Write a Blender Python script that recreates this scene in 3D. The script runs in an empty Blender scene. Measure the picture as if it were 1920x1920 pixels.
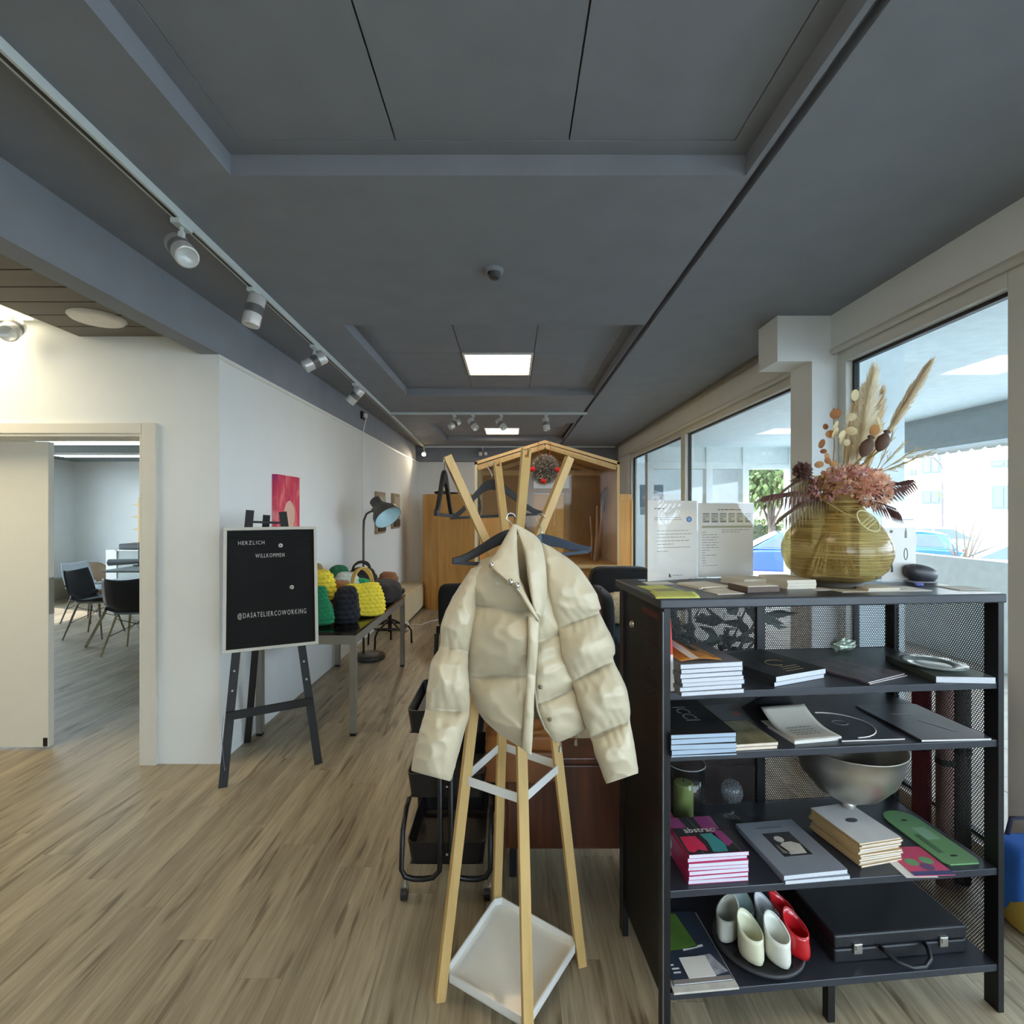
import bpy, bmesh, math, random
from mathutils import Vector, Matrix, noise
random.seed(7)
SC = bpy.context.scene
COL = SC.collection
PI = math.pi
V = Vector
H = 1.55                                   # eye height of the camera

# ------------------------------------------------------------ camera, world, sun, exposure
cam = bpy.data.cameras.new('camera'); cam.sensor_width = 36; cam.lens = 18; cam.clip_start = 0.02; cam.clip_end = 300
camo = bpy.data.objects.new('camera', cam); COL.objects.link(camo)
camo.location = (0, 0, H); camo.rotation_euler = (PI/2, 0, 0)
SC.camera = camo
w = bpy.data.worlds.new('world'); SC.world = w; w.use_nodes = True
bg = w.node_tree.nodes['Background']
bg.inputs[0].default_value = (0.70, 0.86, 1.0, 1); bg.inputs[1].default_value = 10
sun = bpy.data.lights.new('sun', 'SUN'); sun.energy = 8.0; sun.angle = 0.02; sun.color = (1, .95, .87)
suno = bpy.data.objects.new('sun', sun); COL.objects.link(suno)
suno.location = (-6, 6, 14)
suno.rotation_euler = V((.78, -.30, -.55)).to_track_quat('-Z', 'Y').to_euler()
vs = SC.view_settings
vs.view_transform = 'Standard'; vs.look = 'None'; vs.gamma = 1; vs.use_curve_mapping = False
vs.exposure = 0.28
try:
    SC.cycles.max_bounces = 10; SC.cycles.diffuse_bounces = 6; SC.cycles.transparent_max_bounces = 24
    SC.cycles.caustics_reflective = False; SC.cycles.caustics_refractive = False
    SC.cycles.sample_clamp_indirect = 6
except Exception:
    pass

# ------------------------------------------------------------ helpers
def at(px, py, d):      return V(((px-960)/960*d, d, H-(py-960)/960*d))
def onz(px, py, z):     return at(px, py, (H-z)*960/(py-960))
def onx(px, py, X):     return at(px, py, X*960/(px-960))
def lin(c):
    return tuple(((x/255)/12.92 if x/255 <= .04045 else ((x/255+.055)/1.055)**2.4) for x in c)
ORI = {}
def origin(o):
    return ORI.get(o.name, V((0, 0, 0))) if o else V((0, 0, 0))
def tag(o, label=None, cat=None, group=None, kind=None):
    if label: o['label'] = label
    if cat: o['category'] = cat
    if group: o['group'] = group
    if kind: o['kind'] = kind
    return o
def thing(name, label, cat, loc, group=None):
    o = bpy.data.objects.new(name, None); COL.objects.link(o)
    o.empty_display_size = .05
    o.location = loc; ORI[o.name] = V(loc)
    return tag(o, label, cat, group)
def shell(name, loc=(0, 0, 0)):
    o = bpy.data.objects.new(name, None); COL.objects.link(o); o.location = loc; ORI[o.name] = V(loc)
    o['kind'] = 'structure'
    return o

class MB:
    def __init__(s): s.v = []; s.f = []; s.uv = None
    def add(s, vs, fs):
        b = len(s.v); s.v += [V(p) for p in vs]; s.f += [tuple(i+b for i in f) for f in fs]; return s
    def box(s, x0, x1, y0, y1, z0, z1):
        return s.add([(x0,y0,z0),(x1,y0,z0),(x1,y1,z0),(x0,y1,z0),(x0,y0,z1),(x1,y0,z1),(x1,y1,z1),(x0,y1,z1)],
                     [(3,2,1,0),(4,5,6,7),(0,1,5,4),(1,2,6,5),(2,3,7,6),(3,0,4,7)])
    def hexa(s, bot, top):
        return s.add(list(bot)+list(top), [(3,2,1,0),(4,5,6,7),(0,1,5,4),(1,2,6,5),(2,3,7,6),(3,0,4,7)])
    def slab(s, o, a, b, c):                      # parallelepiped from corner o along a, b, c
        o, a, b, c = V(o), V(a), V(b), V(c)
        return s.hexa([o, o+a, o+a+b, o+b], [o+c, o+a+c, o+a+b+c, o+b+c])
    def prism(s, poly, off):
        n = len(poly); off = V(off); P = [V(p) for p in poly]
        fs = [tuple(range(n-1, -1, -1)), tuple(range(n, 2*n))]
        fs += [(i, (i+1) % n, n+(i+1) % n, n+i) for i in range(n)]
        return s.add(P+[p+off for p in P], fs)
    def bar(s, p, q, w, h, up=(0, 0, 1), w1=None, h1=None):
        p, q = V(p), V(q); t = (q-p).normalized(); up = V(up)
        if abs(t.dot(up)) > .99: up = V((0, 1, 0))
        x = t.cross(up).normalized(); y = x.cross(t).normalized()
        w1 = w if w1 is None else w1; h1 = h if h1 is None else h1
        f = lambda c, w, h: [c-x*w/2-y*h/2, c+x*w/2-y*h/2, c+x*w/2+y*h/2, c-x*w/2+y*h/2]
        return s.hexa(f(p, w, h), f(q, w1, h1))
    def ring(s, c, x, y, r, n):
        return [c+x*(math.cos(2*PI*i/n)*r)+y*(math.sin(2*PI*i/n)*r) for i in range(n)]
    def cyl(s, p, q, r0, r1=None, n=16, caps=True):
        p, q = V(p), V(q); r1 = r0 if r1 is None else r1
        t = (q-p).normalized(); u = V((0, 0, 1)) if abs(t.z) < .9 else V((1, 0, 0))
        x = t.cross(u).normalized(); y = t.cross(x)
        fs = [(i, (i+1) % n, n+(i+1) % n, n+i) for i in range(n)]
        if caps: fs += [tuple(range(n-1, -1, -1)), tuple(range(n, 2*n))]
        return s.add(s.ring(p, x, y, r0, n)+s.ring(q, x, y, r1, n), fs)
    def tube(s, pts, r, n=8, closed=False, caps=True):
        P = [V(p) for p in pts]; m = len(P); vs = []; x = None
        for i in range(m):
            a = P[(i-1) % m] if (closed or i > 0) else P[i]
            b = P[(i+1) % m] if (closed or i < m-1) else P[i]
            t = (b-a).normalized()
            if x is None:
                u = V((0, 0, 1)) if abs(t.z) < .9 else V((1, 0, 0)); x = t.cross(u).normalized()
            else:
                x = (x-t*x.dot(t)).normalized()
            y = t.cross(x)
            rr = r(i/(m-1)) if callable(r) else r
            vs += s.ring(P[i], x, y, rr, n)
        fs = []
        for i in range(m if closed else m-1):
            j = (i+1) % m
            fs += [(i*n+k, i*n+(k+1) % n, j*n+(k+1) % n, j*n+k) for k in range(n)]
        if caps and not closed: fs += [tuple(range(n-1, -1, -1)), tuple(range((m-1)*n, m*n))]
        return s.add(vs, fs)
    def lathe(s, prof, c, n=32, axis=None, caps=False):
        c = V(c); R = axis if axis is not None else Matrix.Identity(3)
        vs = []; m = len(prof)
        for r, z in prof:
            vs += [c+R @ V((r*math.cos(2*PI*k/n), r*math.sin(2*PI*k/n), z)) for k in range(n)]
        fs = []
        for i in range(m-1):
            fs += [(i*n+k, i*n+(k+1) % n, (i+1)*n+(k+1) % n, (i+1)*n+k) for k in range(n)]
        if caps: fs += [tuple(range(n-1, -1, -1)), tuple(range((m-1)*n, m*n))]
        return s.add(vs, fs)
    def grid(s, fn, nu, nv, cu=False, cv=False):
        a = nu if cu else nu+1; b = nv if cv else nv+1
        vs = [fn(i/nu, j/nv) for j in range(b) for i in range(a)]
        fs = [(j*a+i, j*a+(i+1) % a, ((j+1) % b)*a+(i+1) % a, ((j+1) % b)*a+i) for j in range(nv) for i in range(nu)]
        return s.add(vs, fs)
    def ball(s, c, r, nu=16, nv=10, R=None, fn=None):
        c = V(c); r = V((r, r, r)) if not hasattr(r, '__len__') else V(r)
        def f(u, v):
            a = 2*PI*u; b = PI*(v-.5)
            p = V((math.cos(a)*math.cos(b), math.sin(a)*math.cos(b), math.sin(b)))
            if fn: p = p*fn(p, u, v)
            p = V((p.x*r.x, p.y*r.y, p.z*r.z))
            return c+(R @ p if R else p)
        return s.grid(f, nu, nv, cu=True)
    def rbox(s, c, h, R=None, e=.25, nu=32, nv=20, fn=None):        # super-ellipsoid cushion
        c = V(c); h = V(h)
        pw = lambda x, k: math.copysign(abs(x)**k, x)
        def f(u, v):
            a = 2*PI*u; b = PI*(v-.5)*.999
            p = V((pw(math.cos(a), e)*pw(math.cos(b), e)*h.x, pw(math.sin(a), e)*pw(math.cos(b), e)*h.y, pw(math.sin(b), e)*h.z))
            if fn: p = p*fn(p, u, v)
            return c+(R @ p if R else p)
        return s.grid(f, nu, nv, cu=True)
    def cubed(s, fn, n=30):                                      # evenly gridded closed surface, fn maps a cube point
        idx = {}; vs = []; fs = []
        def vid(c):
            k = tuple(round(x, 5) for x in c)
            if k not in idx: idx[k] = len(vs); vs.append(fn(V(c)))
            return idx[k]
        for ax in range(3):
            for sg in (-1, 1):
                for i in range(n):
                    for j in range(n):
                        q = []
                        for a, b in ((i, j), (i+1, j), (i+1, j+1), (i, j+1)):
                            c = [0, 0, 0]; c[ax] = sg; c[(ax+1) % 3] = -1+2*a/n; c[(ax+2) % 3] = -1+2*b/n; q.append(vid(c))
                        fs.append(tuple(q if sg > 0 else q[::-1]))
        return s.add(vs, fs)
    def text(s, body, size, o, xd, yd, align='LEFT', extrude=0.0, lift=0.0):
        cu = bpy.data.curves.new('t', 'FONT'); cu.body = body; cu.size = size; cu.align_x = align; cu.resolution_u = 2
        cu.extrude = extrude
        ob = bpy.data.objects.new('t', cu); COL.objects.link(ob)
        bpy.context.view_layer.update()
        me = bpy.data.meshes.new_from_object(ob.evaluated_get(bpy.context.evaluated_depsgraph_get()))
        o, xd, yd = V(o), V(xd).normalized(), V(yd).normalized(); zd = xd.cross(yd)
        s.add([o+xd*p.co.x+yd*p.co.y+zd*(p.co.z+lift) for p in me.vertices], [tuple(f.vertices) for f in me.polygons])
        bpy.data.objects.remove(ob); bpy.data.curves.remove(cu); bpy.data.meshes.remove(me)
        return s
    def quad(s, a, b, c, d): return s.add([a, b, c, d], [(0, 1, 2, 3)])
    def build(s, name, mat, parent=None, smooth=False, bevel=0, label=None, cat=None, group=None, kind=None, uv=None, seg=2):
        if parent is not None: o0 = origin(parent)
        else:
            zs = min(p.z for p in s.v)
            o0 = V((sum(p.x for p in s.v)/len(s.v), sum(p.y for p in s.v)/len(s.v), zs))
        me = bpy.data.meshes.new(name); me.from_pydata([p-o0 for p in s.v], [], s.f); me.update()
        if uv:
            L = me.uv_layers.new(name='UVMap')
            for l in me.loops:
                L.data[l.index].uv = uv(s.v[l.vertex_index])
        if smooth:
            for p in me.polygons: p.use_smooth = True
        me.materials.append(mat)
        ob = bpy.data.objects.new(name, me); COL.objects.link(ob)
        if parent is not None: ob.parent = parent
        else: ob.location = o0
        ORI[ob.name] = o0
        if bevel:
            b = ob.modifiers.new('bevel', 'BEVEL'); b.width = bevel; b.segments = seg; b.limit_method = 'ANGLE'; b.angle_limit = .6
        elif smooth:
            pass
        return tag(ob, label, cat, group, kind)

# ------------------------------------------------------------ materials
def nodes(name):
    m = bpy.data.materials.new(name); m.use_nodes = True
    nt = m.node_tree; return m, nt, nt.nodes, nt.links, nt.nodes['Principled BSDF']
MC = {}
def M(name, rgb=(128, 128, 128), rough=.6, metal=0, var=.05, scale=12, bump=0, bscale=150, stretch=(1, 1, 1), spec=.5, sheen=0, coat=0, trans=0, sub=0):
    if name in MC: return MC[name]
    m, nt, N, L, b = nodes(name)
    c = lin(rgb)
    tc = N.new('ShaderNodeTexCoord'); mp = N.new('ShaderNodeMapping'); mp.inputs['Scale'].default_value = stretch
    L.new(tc.outputs['Object'], mp.inputs[0])
    nz = N.new('ShaderNodeTexNoise'); nz.inputs['Scale'].default_value = scale; nz.inputs['Detail'].default_value = 4
    L.new(mp.outputs[0], nz.inputs['Vector'])
    r = N.new('ShaderNodeValToRGB')
    r.color_ramp.elements[0].position = .3; r.color_ramp.elements[1].position = .7
    r.color_ramp.elements[0].color = tuple(x*(1-var) for x in c)+(1,)
    r.color_ramp.elements[1].color = tuple(min(1, x*(1+var)) for x in c)+(1,)
    L.new(nz.outputs[0], r.inputs[0]); L.new(r.outputs[0], b.inputs['Base Color'])
    b.inputs['Roughness'].default_value = rough; b.inputs['Metallic'].default_value = metal
    b.inputs['Specular IOR Level'].default_value = spec
    if sheen: b.inputs['Sheen Weight'].default_value = sheen
    if coat: b.inputs['Coat Weight'].default_value = coat
    if trans: b.inputs['Transmission Weight'].default_value = trans
    if bump:
        n2 = N.new('ShaderNodeTexNoise'); n2.inputs['Scale'].default_value = bscale; n2.inputs['Detail'].default_value = 3
        L.new(mp.outputs[0], n2.inputs['Vector'])
        bp = N.new('ShaderNodeBump'); bp.inputs['Strength'].default_value = bump; bp.inputs['Distance'].default_value = .003
        L.new(n2.outputs[0], bp.inputs['Height']); L.new(bp.outputs[0], b.inputs['Normal'])
    MC[name] = m
    return m
def glow(name, rgb, strength):
    if name in MC: return MC[name]
    m, nt, N, L, b = nodes(name)
    e = N.new('ShaderNodeEmission'); e.inputs[0].default_value = lin(rgb)+(1,); e.inputs[1].default_value = strength
    L.new(e.outputs[0], N['Material Output'].inputs[0]); MC[name] = m
    return m
def glass(name, tint=(1, 1, 1), base=.03, mixc=None, mixf=0):
    if name in MC: return MC[name]
    m, nt, N, L, b = nodes(name)
    t = N.new('ShaderNodeBsdfTransparent'); t.inputs[0].default_value = tuple(tint)+(1,)
    g = N.new('ShaderNodeBsdfGlossy'); g.inputs['Roughness'].default_value = .01
    lw = N.new('ShaderNodeLayerWeight'); lw.inputs[0].default_value = .5
    pw = N.new('ShaderNodeMath'); pw.operation = 'POWER'; pw.inputs[1].default_value = 5; L.new(lw.outputs['Facing'], pw.inputs[0])
    ma = N.new('ShaderNodeMath'); ma.operation = 'MULTIPLY_ADD'; ma.inputs[1].default_value = 1-base; ma.inputs[2].default_value = base; L.new(pw.outputs[0], ma.inputs[0])
    mx = N.new('ShaderNodeMixShader'); L.new(ma.outputs[0], mx.inputs[0]); L.new(t.outputs[0], mx.inputs[1]); L.new(g.outputs[0], mx.inputs[2])
    out = mx
    if mixc:
        d = N.new('ShaderNodeBsdfDiffuse'); d.inputs[0].default_value = lin(mixc)+(1,)
        m2 = N.new('ShaderNodeMixShader'); m2.inputs[0].default_value = mixf
        L.new(mx.outputs[0], m2.inputs[1]); L.new(d.outputs[0], m2.inputs[2]); out = m2
    L.new(out.outputs[0], N['Material Output'].inputs[0]); MC[name] = m
    return m
def thin(name, rgb, var=.15, scale=20, tf=.5):          # petals, plumes: light passes through
    if name in MC: return MC[name]
    m, nt, N, L, b = nodes(name); c = lin(rgb)
    tc = N.new('ShaderNodeTexCoord'); nz = N.new('ShaderNodeTexNoise'); nz.inputs['Scale'].default_value = scale; L.new(tc.outputs['Object'], nz.inputs['Vector'])
    r = N.new('ShaderNodeValToRGB'); r.color_ramp.elements[0].position = .3; r.color_ramp.elements[1].position = .7
    r.color_ramp.elements[0].color = tuple(x*(1-var) for x in c)+(1,); r.color_ramp.elements[1].color = tuple(min(1, x*(1+var)) for x in c)+(1,)
    L.new(nz.outputs[0], r.inputs[0])
    d = N.new('ShaderNodeBsdfDiffuse'); t = N.new('ShaderNodeBsdfTranslucent'); L.new(r.outputs[0], d.inputs[0]); L.new(r.outputs[0], t.inputs[0])
    mx = N.new('ShaderNodeMixShader'); mx.inputs[0].default_value = tf; L.new(d.outputs[0], mx.inputs[1]); L.new(t.outputs[0], mx.inputs[2]); L.new(mx.outputs[0], N['Material Output'].inputs[0])
    MC[name] = m; return m
def wood(name, dark, light, axis='Y', scale=1.0, rough=.5, bump=.15, fine=60, rnd=.0, coat=0, crack=0):
    if name in MC: return MC[name]
    m, nt, N, L, b = nodes(name)
    tc = N.new('ShaderNodeTexCoord'); mp = N.new('ShaderNodeMapping')
    s = {'X': (.06, 1, 1), 'Y': (1, .06, 1), 'Z': (1, 1, .06)}[axis]
    mp.inputs['Scale'].default_value = s
    src = tc.outputs['Object']
    oi = N.new('ShaderNodeObjectInfo')
    if rnd:
        va = N.new('ShaderNodeVectorMath'); va.operation = 'ADD'
        cm = N.new('ShaderNodeCombineXYZ'); mu = N.new('ShaderNodeMath'); mu.operation = 'MULTIPLY'; mu.inputs[1].default_value = 37.0
        L.new(oi.outputs['Random'], mu.inputs[0])
        for k in range(3): L.new(mu.outputs[0], cm.inputs[k])
        L.new(src, va.inputs[0]); L.new(cm.outputs[0], va.inputs[1]); src = va.outputs[0]
    L.new(src, mp.inputs[0])
    n1 = N.new('ShaderNodeTexNoise'); n1.inputs['Scale'].default_value = 14*scale; n1.inputs['Detail'].default_value = 6; n1.inputs['Roughness'].default_value = .6
    n2 = N.new('ShaderNodeTexNoise'); n2.inputs['Scale'].default_value = fine*scale; n2.inputs['Detail'].default_value = 4
    L.new(mp.outputs[0], n1.inputs['Vector']); L.new(mp.outputs[0], n2.inputs['Vector'])
    mx = N.new('ShaderNodeMix'); mx.data_type = 'FLOAT'; mx.inputs[0].default_value = .35
    L.new(n1.outputs[0], mx.inputs[2]); L.new(n2.outputs[0], mx.inputs[3])
    r = N.new('ShaderNodeValToRGB'); r.color_ramp.elements[0].position = .33; r.color_ramp.elements[1].position = .68
    r.color_ramp.elements[0].color = lin(dark)+(1,); r.color_ramp.elements[1].color = lin(light)+(1,)
    L.new(mx.outputs[0], r.inputs[0])
    col = r.outputs[0]
    if crack:
        n3 = N.new('ShaderNodeTexNoise'); n3.inputs['Scale'].default_value = 26*scale; n3.inputs['Detail'].default_value = 2
        mp3 = N.new('ShaderNodeMapping'); mp3.inputs['Scale'].default_value = tuple(x*(1 if x == 1 else 1.6) for x in s)
        L.new(src, mp3.inputs[0]); L.new(mp3.outputs[0], n3.inputs['Vector'])
        r3 = N.new('ShaderNodeValToRGB'); r3.color_ramp.elements[0].position = .31; r3.color_ramp.elements[1].position = .39
        r3.color_ramp.elements[0].color = (.38, .33, .28, 1); r3.color_ramp.elements[1].color = (1, 1, 1, 1)
        L.new(n3.outputs[0], r3.inputs[0])
        mc = N.new('ShaderNodeMix'); mc.data_type = 'RGBA'; mc.blend_type = 'MULTIPLY'; mc.inputs[0].default_value = crack
        L.new(col, mc.inputs[6]); L.new(r3.outputs[0], mc.inputs[7]); col = mc.outputs[2]
    if rnd:
        hs = N.new('ShaderNodeHueSaturation')
        mr = N.new('ShaderNodeMapRange'); mr.inputs[3].default_value = 1-rnd; mr.inputs[4].default_value = 1+rnd
        L.new(oi.outputs['Random'], mr.inputs[0]); L.new(mr.outputs[0], hs.inputs['Value']); L.new(col, hs.inputs['Color']); col = hs.outputs[0]
    L.new(col, b.inputs['Base Color'])
    b.inputs['Roughness'].default_value = rough
    if coat: b.inputs['Coat Weight'].default_value = coat
    if bump:
        bp = N.new('ShaderNodeBump'); bp.inputs['Strength'].default_value = bump; bp.inputs['Distance'].default_value = .002
        L.new(n2.outputs[0], bp.inputs['Height']); L.new(bp.outputs[0], b.inputs['Normal'])
    MC[name] = m
    return m
def perforated(name, rgb, pitch, rad):
    if name in MC: return MC[name]
    m, nt, N, L, b = nodes(name)
    b.inputs['Base Color'].default_value = lin(rgb)+(1,); b.inputs['Roughness'].default_value = .5; b.inputs['Metallic'].default_value = .3
    uv = N.new('ShaderNodeUVMap'); sp = N.new('ShaderNodeSeparateXYZ'); L.new(uv.outputs[0], sp.inputs[0])
    def mt(op, a, bb=None):
        n = N.new('ShaderNodeMath'); n.operation = op
        for i, x in enumerate((a, bb)):
            if x is None: continue
            if isinstance(x, (int, float)): n.inputs[i].default_value = x
            else: L.new(x, n.inputs[i])
        return n.outputs[0]
    vv = mt('MULTIPLY', sp.outputs[1], 1/(pitch*.866))
    uu = mt('ADD', mt('MULTIPLY', sp.outputs[0], 1/pitch), mt('MULTIPLY', mt('FLOORED_MODULO', mt('FLOOR', vv), 2.0), .5))
    du = mt('SUBTRACT', mt('FRACT', uu), .5); dv = mt('MULTIPLY', mt('SUBTRACT', mt('FRACT', vv), .5), .866)
    d = mt('SQRT', mt('ADD', mt('MULTIPLY', du, du), mt('MULTIPLY', dv, dv)))
    hole = mt('LESS_THAN', d, rad)
    t = N.new('ShaderNodeBsdfTransparent'); mx = N.new('ShaderNodeMixShader')
    L.new(hole, mx.inputs[0]); L.new(b.outputs[0], mx.inputs[1]); L.new(t.outputs[0], mx.inputs[2])
    L.new(mx.outputs[0], N['Material Output'].inputs[0]); MC[name] = m
    return m
WALL = M('white_wall_paint', (230, 233, 232), .85, var=.015, scale=3, bump=.08, bscale=300)
TRIMW = M('white_gloss_paint', (226, 224, 214), .45, var=.01)
CEIL = M('slate_ceiling_paint', (132, 137, 146), .8, var=.05, scale=5, bump=.1, bscale=220)
FRAMEW = M('window_frame_white', (214, 214, 208), .4, var=.01)
BLACKM = M('black_metal', (27, 27, 30), .42, .2, var=.08)
GREYM = M('grey_metal', (150, 146, 136), .45, .5, var=.04)
STEEL = M('brushed_steel', (196, 194, 188), .28, .95, var=.05, scale=40)
BLACKP = M('black_plastic', (22, 22, 24), .45, var=.05)
WHITEP = M('white_plastic', (226, 226, 222), .4, var=.01)
PAPER = M('white_paper', (226, 222, 214), .8, var=.015)
INK = M('black_print', (70, 68, 66), .8)
PAGES = M('page_edges', (205, 208, 214), .8, var=.08, scale=60, stretch=(1, 1, 12))
PINE = wood('pale_pine', (206, 168, 108), (226, 190, 134), 'Z', rough=.5)
PINEY = wood('honey_pine', (184, 150, 92), (206, 174, 114), 'Z', rough=.5)
OAK = wood('oak_veneer', (190, 136, 66), (218, 166, 94), 'Z', rough=.42)
PANE = glass('window_glass')
# ------------------------------------------------------------ floor
PLANK = wood('vinyl_plank', (124, 110, 88), (186, 171, 143), 'Y', scale=1.0, rough=.42, bump=.12, fine=90, rnd=.07, crack=.75)
fl = MB().box(-9.4, 2.22, -2.4, 13, -.06, -.0035).build('floor', M('floor_screed', (92, 78, 60), .9)); fl['kind'] = 'structure'
PW, PL, PT = .152, 1.22, .0035
pm = MB().box(.0004, PW-.0004, .0004, PL-.0004, -PT, 0)
pme = bpy.data.meshes.new('plank'); pme.from_pydata(pm.v, [], pm.f); pme.materials.append(PLANK); pme.update()
cand = []; far = []
for i in range(-61, 15):
    x = i*PW
    if x+PW > 2.2: continue
    off = (i*.437 % 1)*PL
    for j in range(-3, 12):
        y = j*PL+off-1.2
        if y > 11: continue
        cx, cy = x+PW/2, y+PL/2
        vis = cy > .9 and abs(cx) < cy+.9 and not (cx > -1.9 and cy > 10.2) and cx > -5
        (cand if vis else far).append((math.hypot(cx, cy), x, y))
cand.sort(); far += cand[300:]
for _, x, y in cand[:300]:
    o = bpy.data.objects.new('plank', pme); COL.objects.link(o); o.parent = fl; o.location = V((x, y, 0))-origin(fl)
fm = MB()
for _, x, y in far: fm.add([p+V((x, y, 0)) for p in pm.v], pm.f)
fm.build('plank_field', PLANK, fl, kind='stuff')

# ------------------------------------------------------------ ceiling of the main room with three recessed fields
ZC, ZR = 2.80, 2.88
RECESS = [(-1.045, .868, -.20, 1.902), (-1.125, .885, 3.42, 5.50), (-1.16, .90, 7.22, 8.96)]
cm = MB()
cm.box(.925, 2.10, -2.4, 9.93, ZC, 3.0)                               # strip beside the windows
y0 = -2.4
for (a, b, c, d) in RECESS:
    cm.box(-1.80, .889, y0, c, ZC, 3.0); cm.box(-1.80, a, c, d, ZC, 3.0); cm.box(b, .889, c, d, ZC, 3.0)
    cm.box(a, b, c, d, 2.905, 3.0); y0 = d
cm.box(-1.80, .889, y0, 9.93, ZC, 3.0)
cm.box(.889, .925, -2.4, 9.93, 2.84, 3.0)                             # the shadow groove
ceil = cm.build('ceiling', CEIL, kind='structure')
for k, (a, b, c, d) in enumerate(RECESS):
    g = .006; e = .07
    t = MB(); z0, z1 = 2.877, 2.905                                   # rim around the field
    t.box(a, b, c, c+e, z0, z1); t.box(a, b, d-e, d, z0, z1); t.box(a, a+e, c+e, d-e, z0, z1); t.box(b-e, b, c+e, d-e, z0, z1)
    t.build('recess_rim', CEIL, ceil)
    xs = [a+e, a+e+.56, a+e+1.18, b-e] if k else [a+e, -.417, .204, b-e]
    ys = [c+e, c+.72, d-.66, d-e]
    if k == 1: xs = [a+e, -.425, .185, b-e]; ys = [c+e, 4.275, 4.95, d-e]
    if k == 2: xs = [a+e, -.45, .13, b-e]; ys = [c+e, 8.06, 8.70, d-e]
    for i in range(3):
        for j in range(3):
            if k and i == 1 and j == 1: continue                       # the light panel sits here
            MB().box(xs[i]+g/2, xs[i+1]-g/2, ys[j]+g/2, ys[j+1]-g/2, 2.88, 2.90).build('ceiling_tile', CEIL, ceil)
    i = 1
    if k:
        x0, x1, yy0, yy1 = xs[1]+g, xs[2]-g, ys[1]+g, ys[2]-g
        lb = ['square warm light panel in the middle ceiling recess', 'square warm light panel in the farthest ceiling recess'][k-1]
        p = thing('ceiling_light', lb, 'ceiling light', (0, (yy0+yy1)/2, 2.88), 'square light panels in the ceiling')
        f = MB(); r = .02
        f.box(x0, x1, yy0, yy0+r, 2.868, 2.9); f.box(x0, x1, yy1-r, yy1, 2.868, 2.9); f.box(x0, x0+r, yy0+r, yy1-r, 2.868, 2.9); f.box(x1-r, x1, yy0+r, yy1-r, 2.868, 2.9)
        f.build('frame', WHITEP, p)
        MB().box(x0+r, x1-r, yy0+r, yy1-r, 2.874, 2.89).build('diffuser', glow('warm_panel', (255, 232, 198), 10), p)
    else:
        p = thing('ceiling_light', 'square warm light panel in the nearest ceiling recess, above the viewer', 'ceiling light', (-.1, .45, 2.88), 'square light panels in the ceiling')
        MB().box(-.41, .19, .15, .75, 2.866, 2.879).build('frame', WHITEP, p)
        MB().box(-.39, .17, .17, .73, 2.836, 2.867).build('diffuser', glow('warm_panel', (255, 232, 198), 10), p)

roof = MB().box(-10.6, 4.9, -2.6, 13, 3.0, 3.2).build('sun_shield_roof', M('roof_concrete', (150, 150, 150), .9), kind='structure')  # unseen roof added against sun leaks, overhanging at left to shade the window
# dark painted beams
MB().box(-1.92, -1.80, -2.4, 9.93, 2.52, 3.0).build('trim_1', CEIL, kind='structure')
MB().box(-1.80, 2.10, 9.80, 9.93, 2.52, ZC).build('trim_2', CEIL, kind='structure')

# ------------------------------------------------------------ walls
MB().box(-1.92, -1.80, 3.15, 9.93, 0, 2.52).build('wall_left', WALL, kind='structure')
MB().box(-1.80, -1.792, 3.16, 9.8, 2.488, 2.5).build('trim_3', TRIMW, kind='structure')      # picture rail below the beam
bk = MB().box(-1.92, 2.2, 9.93, 10.05, 0, 3.0).build('wall_back', WALL, kind='structure')
pw = MB(); pw.box(-2.26, -1.92, 3.15, 3.30, 0, 2.75).box(-8.3, -2.26, 3.15, 3.30, 2.03, 2.75).box(-8.3, -3.9, 3.15, 3.30, 0, 2.03)
pw.build('wall_partition', WALL, kind='structure')
MB().box(-5.2, -5.08, -2.4, 3.15, 0, 2.75).build('wall_side', WALL, kind='structure')
# right wall: header, rounded bead, column with corbel, strips
hd = MB().box(2.03, 2.2, -2.4, 3.26, 2.57, ZC).box(2.03, 2.2, 3.51, 9.93, 2.57, ZC).box(2.03, 2.2, 9.0, 9.93, 0, 2.57)
hd.build('wall_right', WALL, kind='structure')
MB().cyl((2.045, -2.4, 2.572), (2.045, 3.26, 2.572), .022, n=14).build('trim_4', TRIMW, kind='structure', smooth=True)
MB().cyl((2.045, 3.51, 2.572), (2.045, 9.9, 2.572), .022, n=14).build('trim_5', TRIMW, kind='structure', smooth=True)
MB().box(1.91, 2.18, 3.26, 3.51, 0, ZC).box(1.69, 1.91, 3.26, 3.51, 2.51, ZC).build('wall_column', WALL, kind='structure')
MB().box(1.955, 1.985, 3.55, 9.8, 2.765, 2.80).build('trim_6', GREYM, kind='structure')       # slim curtain rail
# back side of the shop: unseen wall, its opening added and sized to let skylight in
MB().box(-5.2, 2.2, -2.52, -2.4, 0, .3).box(-5.2, 2.2, -2.52, -2.4, 2.5, 3.0).box(-5.2, .3, -2.52, -2.4, .3, 2.5).box(.3, 1.5, -2.52, -2.4, .3, 1.1).box(1.5, 2.2, -2.52, -2.4, .3, 2.5).build('wall_rear', WALL, kind='structure')

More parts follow.
